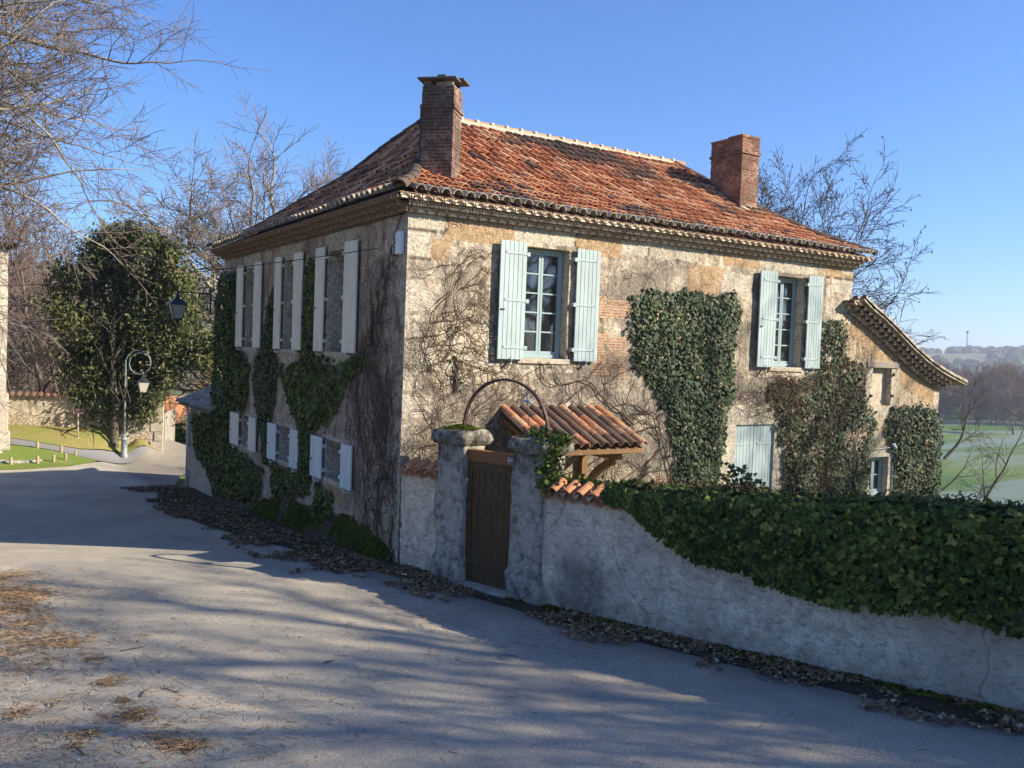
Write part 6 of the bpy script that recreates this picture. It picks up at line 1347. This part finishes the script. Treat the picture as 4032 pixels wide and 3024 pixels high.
# stone border in the lawn, inspection cover
m = MB(); rn = random.Random(8)
for k in range(34): a = k/34*math.pi*1.1+2.2; x, y = -4.35+1.0*math.cos(a)*rn.uniform(.85, 1.1), 23.2+.7*math.sin(a); z = gz(x, y); m.lathe([(.0, .09), (.09, .08), (.14, .0), (.1, -.05)], (x, y, z), n=6, att=rn.random())
o = m.build('stone_border', MT['pebble'], None); tag(o, 'ring of rubble stones in the lawn beside the church plinth', 'stone border')
x, y = -.90, -4.95; m = MB(); m.lathe([(.0, .012), (.105, .012), (.112, .006), (.118, .012), (.13, .010), (.135, -.01)], n=24); o = m.build('inspection_cover', MT['lane']); o.location = (x, y, gz(x, y)+.012); tag(o, 'small round inspection cover set in the road', 'cover')

# ------------------------------------------------------------------ litter
def ground_pts(n, fn): 
    P = fn(n); z = ground(P[:, 0], P[:, 1]); return np.column_stack([P, z])
def litter_strip(name, label, line_, width, n, size, mat, seed, off=.0, rnd=None, lift=.035, shape='q', density=None):
    rn = np.random.default_rng(seed); line_ = np.array(line_, float); sl = np.linalg.norm(np.diff(line_, axis=0), axis=1); cs = np.r_[0, sl.cumsum()]; s = rn.random(n)*cs[-1]
    P = np.column_stack([np.interp(s, cs, line_[:, 0]), np.interp(s, cs, line_[:, 1])]); k = np.clip(np.searchsorted(cs, s)-1, 0, len(sl)-1); d = (line_[k+1]-line_[k])/sl[k][:, None]; nn = np.column_stack([d[:, 1], -d[:, 0]])
    w_ = off+width*rn.random(n)**1.5; P = P+nn*w_[:, None]; Q = np.column_stack([P, np.full(n, seed*1.0)]); keep = vnoise(Q, 1.3, seed, 3)+.5*vnoise(Q, 4, seed, 2) > -.35+.50*(w_/(off+width))+.12*(rn.random(n)-.5)
    P = P[keep]; z = ground(P[:, 0], P[:, 1])+lift+.03*rn.random(len(P)); ctr = np.column_stack([P, z]); nr = rn.normal(0, .38, ctr.shape)+np.array([0, 0, 1]); 
    o = leaves(name, ctr, nr, size*(.5+.9*rn.random(len(P))), mat, None, np.clip((.4 if rnd is None else rnd)+.26*rn.standard_normal(len(P)), 0, 1), droop=1.5, shape=shape, rng=rn); tag(o, label, kind='stuff'); return o
litter_strip('dead_leaves', 'dead leaves drifted along the foot of the shaded wall', [(-.30, -.3), (-.42, 2), (-.45, 6), (-.45, 11), (-.4, 15.5)][::-1], 1.6, 24000, .062, MT['litter'], 3, rnd=.42)
litter_strip('dead_leaves', 'dead leaves along the garden wall foot', [wp(s) for s in (22, 16, 12, 8, 5, 3, .2)][::-1], 1.15, 24000, .052, MT['litter'], 4, off=.02, rnd=.55)
litter_strip('weeds', 'green weeds along the garden wall foot', [wp(s) for s in (18, 12, 8, 5, 2.6)][::-1], .32, 3200, .05, MT['moss'], 5, off=.02, rnd=.5, lift=.04)
litter_strip('weeds', 'weeds by the shaded wall foot', [(-.25, -.3), (-.4, 2), (-.5, 6), (-.5, 11), (-.4, 15.6)][::-1], .9, 3000, .05, MT['moss'], 6, off=.1, rnd=.3)
litter_strip('pebbles', 'pale chippings scattered along the road edge', [wp(s) for s in (18, 12, 8, 5, 2.6)][::-1], 1.3, 900, .022, MT['pebble'], 7, off=.1, rnd=.7)
litter_strip('pebbles', 'pale chippings on the left roadside', [(-5.2, -8.2), (-5.7, -5.5), (-7.2, 0), (-8.5, 4)], 2.2, 3800, .020, MT['pebble'], 9, off=-1.4, rnd=.7, lift=.018)
def needles():
    rn = np.random.default_rng(12); cl = NEEDLES
    P, D, Ln = [], [], []
    for (x, y, r, n) in cl:
        n = int(n*(.62 if r < .6 else 1)); c = rn.normal(0, 1, (n, 2))*np.array([r, r])*(.45+1.1*rn.random((n, 1))**2)*(1.25 if r > .15 else 1.0); P.append(c+np.array([x, y])); a = rn.normal(.0, .9, n); D.append(np.column_stack([np.cos(a)*math.cos(YAW)+np.sin(a)*math.sin(YAW), -np.cos(a)*math.sin(YAW)+np.sin(a)*math.cos(YAW)])); Ln.append(.05+.09*rn.random(n))
    P = np.concatenate(P); D = np.concatenate(D); Ln = np.concatenate(Ln); n = len(P); z = ground(P[:, 0], P[:, 1])+.018+.03*rn.random(n)**2
    ctr = np.column_stack([P, z]); d3 = np.column_stack([D, rn.normal(0, .12, n)]); s = np.column_stack([-D[:, 1], D[:, 0], np.zeros(n)]); w_ = .0022+.0014*rn.random((n, 1)); u3 = np.array([0, 0, 1.0])
    a, b = ctr-d3*Ln[:, None]/2, ctr+d3*Ln[:, None]/2
    V = np.stack([a-s*w_, a+s*w_, b+s*w_*.6, b-s*w_*.6, a+u3*w_*1.4, b+u3*w_*1.2], 1); base = (np.arange(n)*6)[:, None]; F = np.concatenate([base+np.array([0, 4, 5, 3]), base+np.array([4, 1, 2, 5])])
    o = np_mesh('pine_needles', V.reshape(-1, 3), F, MT['needle'], None, rnd=np.repeat(np.clip(.45+.25*rn.standard_normal(n), 0, 1), 6)); tag(o, 'fallen pine needles at the left roadside', kind='stuff')
NEEDLES = [(-5.9,-4.1,.35,1300)]
NEEDLES = [(-5.68, 0.26, 0.3, 900), (-5.47, 0.01, 0.22, 700), (-5.7, -0.68, 0.3, 800), (-5.51, -1.37, 0.2, 380), (-5.73, -1.9, 0.25, 420), (-5.38, -2.27, 0.18, 300), (-5.22, -2.55, 0.1, 260), (-5.85, -2.52, 0.25, 300), (-5.55, -3.2, 0.25, 160), (-5.05, -3.27, 0.1, 60), (-4.97, -5.14, 0.085, 420), (-4.72, -6.12, 0.085, 420), (-4.82, -6.0, 0.06, 160), (-5.05, -4.1, 0.06, 110), (-5.38, -5.43, 0.06, 120), (-5.82, -4.63, 0.1, 120), (-5.49, -5.66, 0.06, 60), (-4.99, -4.72, 0.05, 60), (-4.93, -5.79, 0.12, 80), (-4.94, -4.07, 0.1, 70), (-5.53, -4.44, 0.15, 70), (-5.69, 1.44, 0.25, 600), (-5.5, -3.0, 1.1, 700), (-5.2, -5.4, .8, 420), (-4.9, -6.0, .7, 260), (-6.3, .2, .9, 900), (-2.5, -5.5, 2.2, 160), (-1.0, -2.8, .8, 160), (.2, -4.6, .8, 200)]
needles()
def stick(label, x, y, L, a, seed):
    rn = random.Random(seed); m = MB(); z = .02; pts = []; px, py = 0, 0; aa = a
    for k in range(7): pts.append((px, py, z+.006*rn.random())); aa += rn.gauss(0, .22); px += math.cos(aa)*L/6; py += math.sin(aa)*L/6
    m.tube(pts, [.006, .007, .006, .006, .005, .004, .003], 5); k = 3; m.tube([pts[k], (pts[k][0]+math.cos(aa+.9)*L*.25, pts[k][1]+math.sin(aa+.9)*L*.25, z)], .003, 4); o = m.build('fallen_twig', MT['bark_dark']); o.location = (x, y, gz(x, y)); tag(o, label, 'twig')
stick('forked twig lying left of the road centre', -4.48, -4.69, 0.3, 2.40, 0)
stick('short curled twig in the middle of the road', -2.90, -4.34, 0.14, 0.30, 1)
stick('crooked twig near the pine needles', -4.83, -4.66, 0.25, 1.20, 2)
stick('bent twig at the bottom left corner', -5.46, -5.90, 0.2, 2.10, 3)
stick('long thin twig on the roadside', -4.77, -3.05, 0.3, 0.00, 4)
stick('dark twig at the left picture edge', -5.78, -2.74, 0.22, 0.90, 5)
stick('thin twig beside the leaf drift', 1.31, -6.85, 0.2, 1.80, 6)


# ------------------------------------------------------------------ valley
m = MB(); m.tube([(0, 0, 0), (0, 0, 34)], [1.1, .7], 6); m.tube([(0, 0, 32), (0, 0, 36)], [1.9, 1.9], 6)
def polar(px, dist):  # compass direction from the camera for a picture column
    a = YAW+math.atan((px-2016)/3473); return CAM.x+math.sin(a)*dist, CAM.y+math.cos(a)*dist
x, y = polar(3797, 1500); o = m.build('radio_mast', MT['farf']); o.location = (x, y, gz(x, y)-2); tag(o, 'thin radio mast on the hazy ridge', 'mast')
def blobwood(name, label, spots, seed):
    """clumps of tree crowns on the far ridges"""
    rn = np.random.default_rng(seed); V, F = [], []; nv = 0
    u = np.linspace(0, math.pi*2, 9)[:-1]; v = np.linspace(-.3, math.pi/2, 5)
    for (x, y, r, h) in spots:
        q = np.array([[math.cos(a)*math.cos(b)*r, math.sin(a)*math.cos(b)*r, math.sin(b)*h] for b in v for a in u]); q *= (1+.3*vnoise(q+x, .35, 2, 3))[:, None]
        V.append(q+np.array([x, y, gz(x, y)+h*.2])); F += [(nv+i*8+k, nv+i*8+(k+1) % 8, nv+(i+1)*8+(k+1) % 8, nv+(i+1)*8+k) for i in range(4) for k in range(8)]; nv += len(q)
    o = np_mesh(name, np.concatenate(V), F, MT['farf'], smooth=False); tag(o, label, kind='stuff'); return o
sp = []
for k in range(420):
    px = random.uniform(3500, 4400); d = random.choice((random.uniform(950, 1250), random.uniform(1350, 1750))); x, y = polar(px, d)
    if vnoise(np.array([[x, y, 0]]), .004, 3, 2)[0] > -.15: sp.append((x, y, random.uniform(7, 13), random.uniform(6, 11)))
for k in range(700):
    px = random.uniform(-100, 1100); d = random.uniform(260, 900); x, y = polar(px, d)
    if vnoise(np.array([[x, y, 0]]), .012, 5, 2)[0] > .0: sp.append((x, y, random.uniform(1.5, 4.5), random.uniform(1.5, 4)))
blobwood('distant_woods', 'scrub and woods on the far hillsides', sp, 3)
ft, _ = tree('valley_tree', 'bare hazy tree in the belt of woodland across the green valley', (0, 0, 0), MT['bark_far'], seed=91, height=24, spread=1.0, trunk_r=.36, levels=4, kids=(14, 8, 7), upw=.3, trunk_h=.1, wob=.17, rmin=.05, group='bare valley trees across the field', minr_len=1.0)
x, y = polar(4000, 300); ft.location = (x, y, gz(x, y)-.3); rn = random.Random(2); n = 0
while n < 150:
    px = rn.uniform(3640, 4300); d = rn.uniform(330, 480) if n < 120 else rn.uniform(520, 700); x, y = polar(px, d)
    copy_tree(ft, (x, y, gz(x, y)-.5), rn.uniform(0, 6.28), sc=rn.uniform(.72, 1.08)); n += 1
# pale field track
pts = [(polar(4100, 95)), (polar(3960, 112)), (polar(3860, 88)), (polar(3790, 70))]
pts = [polar(4060, 150), polar(3960, 122), polar(3880, 98), polar(3800, 80)]
L_ = []; R_ = []
for k, (x, y) in enumerate(pts): L_.append((x, y)); R_.append((x+1.0, y+.4))
t_ = NT('track_gravel').done((0.42, 0.38, 0.27), .95); strip('field_track', L_, R_, .12, t_, nx=2, seg=3)

# ------------------------------------------------------------------ haze
m = MB(); m.box((-3000, -2400, -60), (4000, 4000, 96)); hz = m.build('haze', None); tag(hz, 'thin winter haze in the valley air', kind='stuff')
hm = bpy.data.materials.new('haze'); hm.use_nodes = True; t = hm.node_tree; t.nodes.clear(); o_ = t.nodes.new('ShaderNodeOutputMaterial'); v_ = t.nodes.new('ShaderNodeVolumePrincipled')
v_.inputs['Density'].default_value = 0.00034; v_.inputs['Color'].default_value = (.74, .84, 1.0, 1); v_.inputs['Anisotropy'].default_value = .3; t.links.new(v_.outputs[0], o_.inputs['Volume']); hz.data.materials.append(hm)
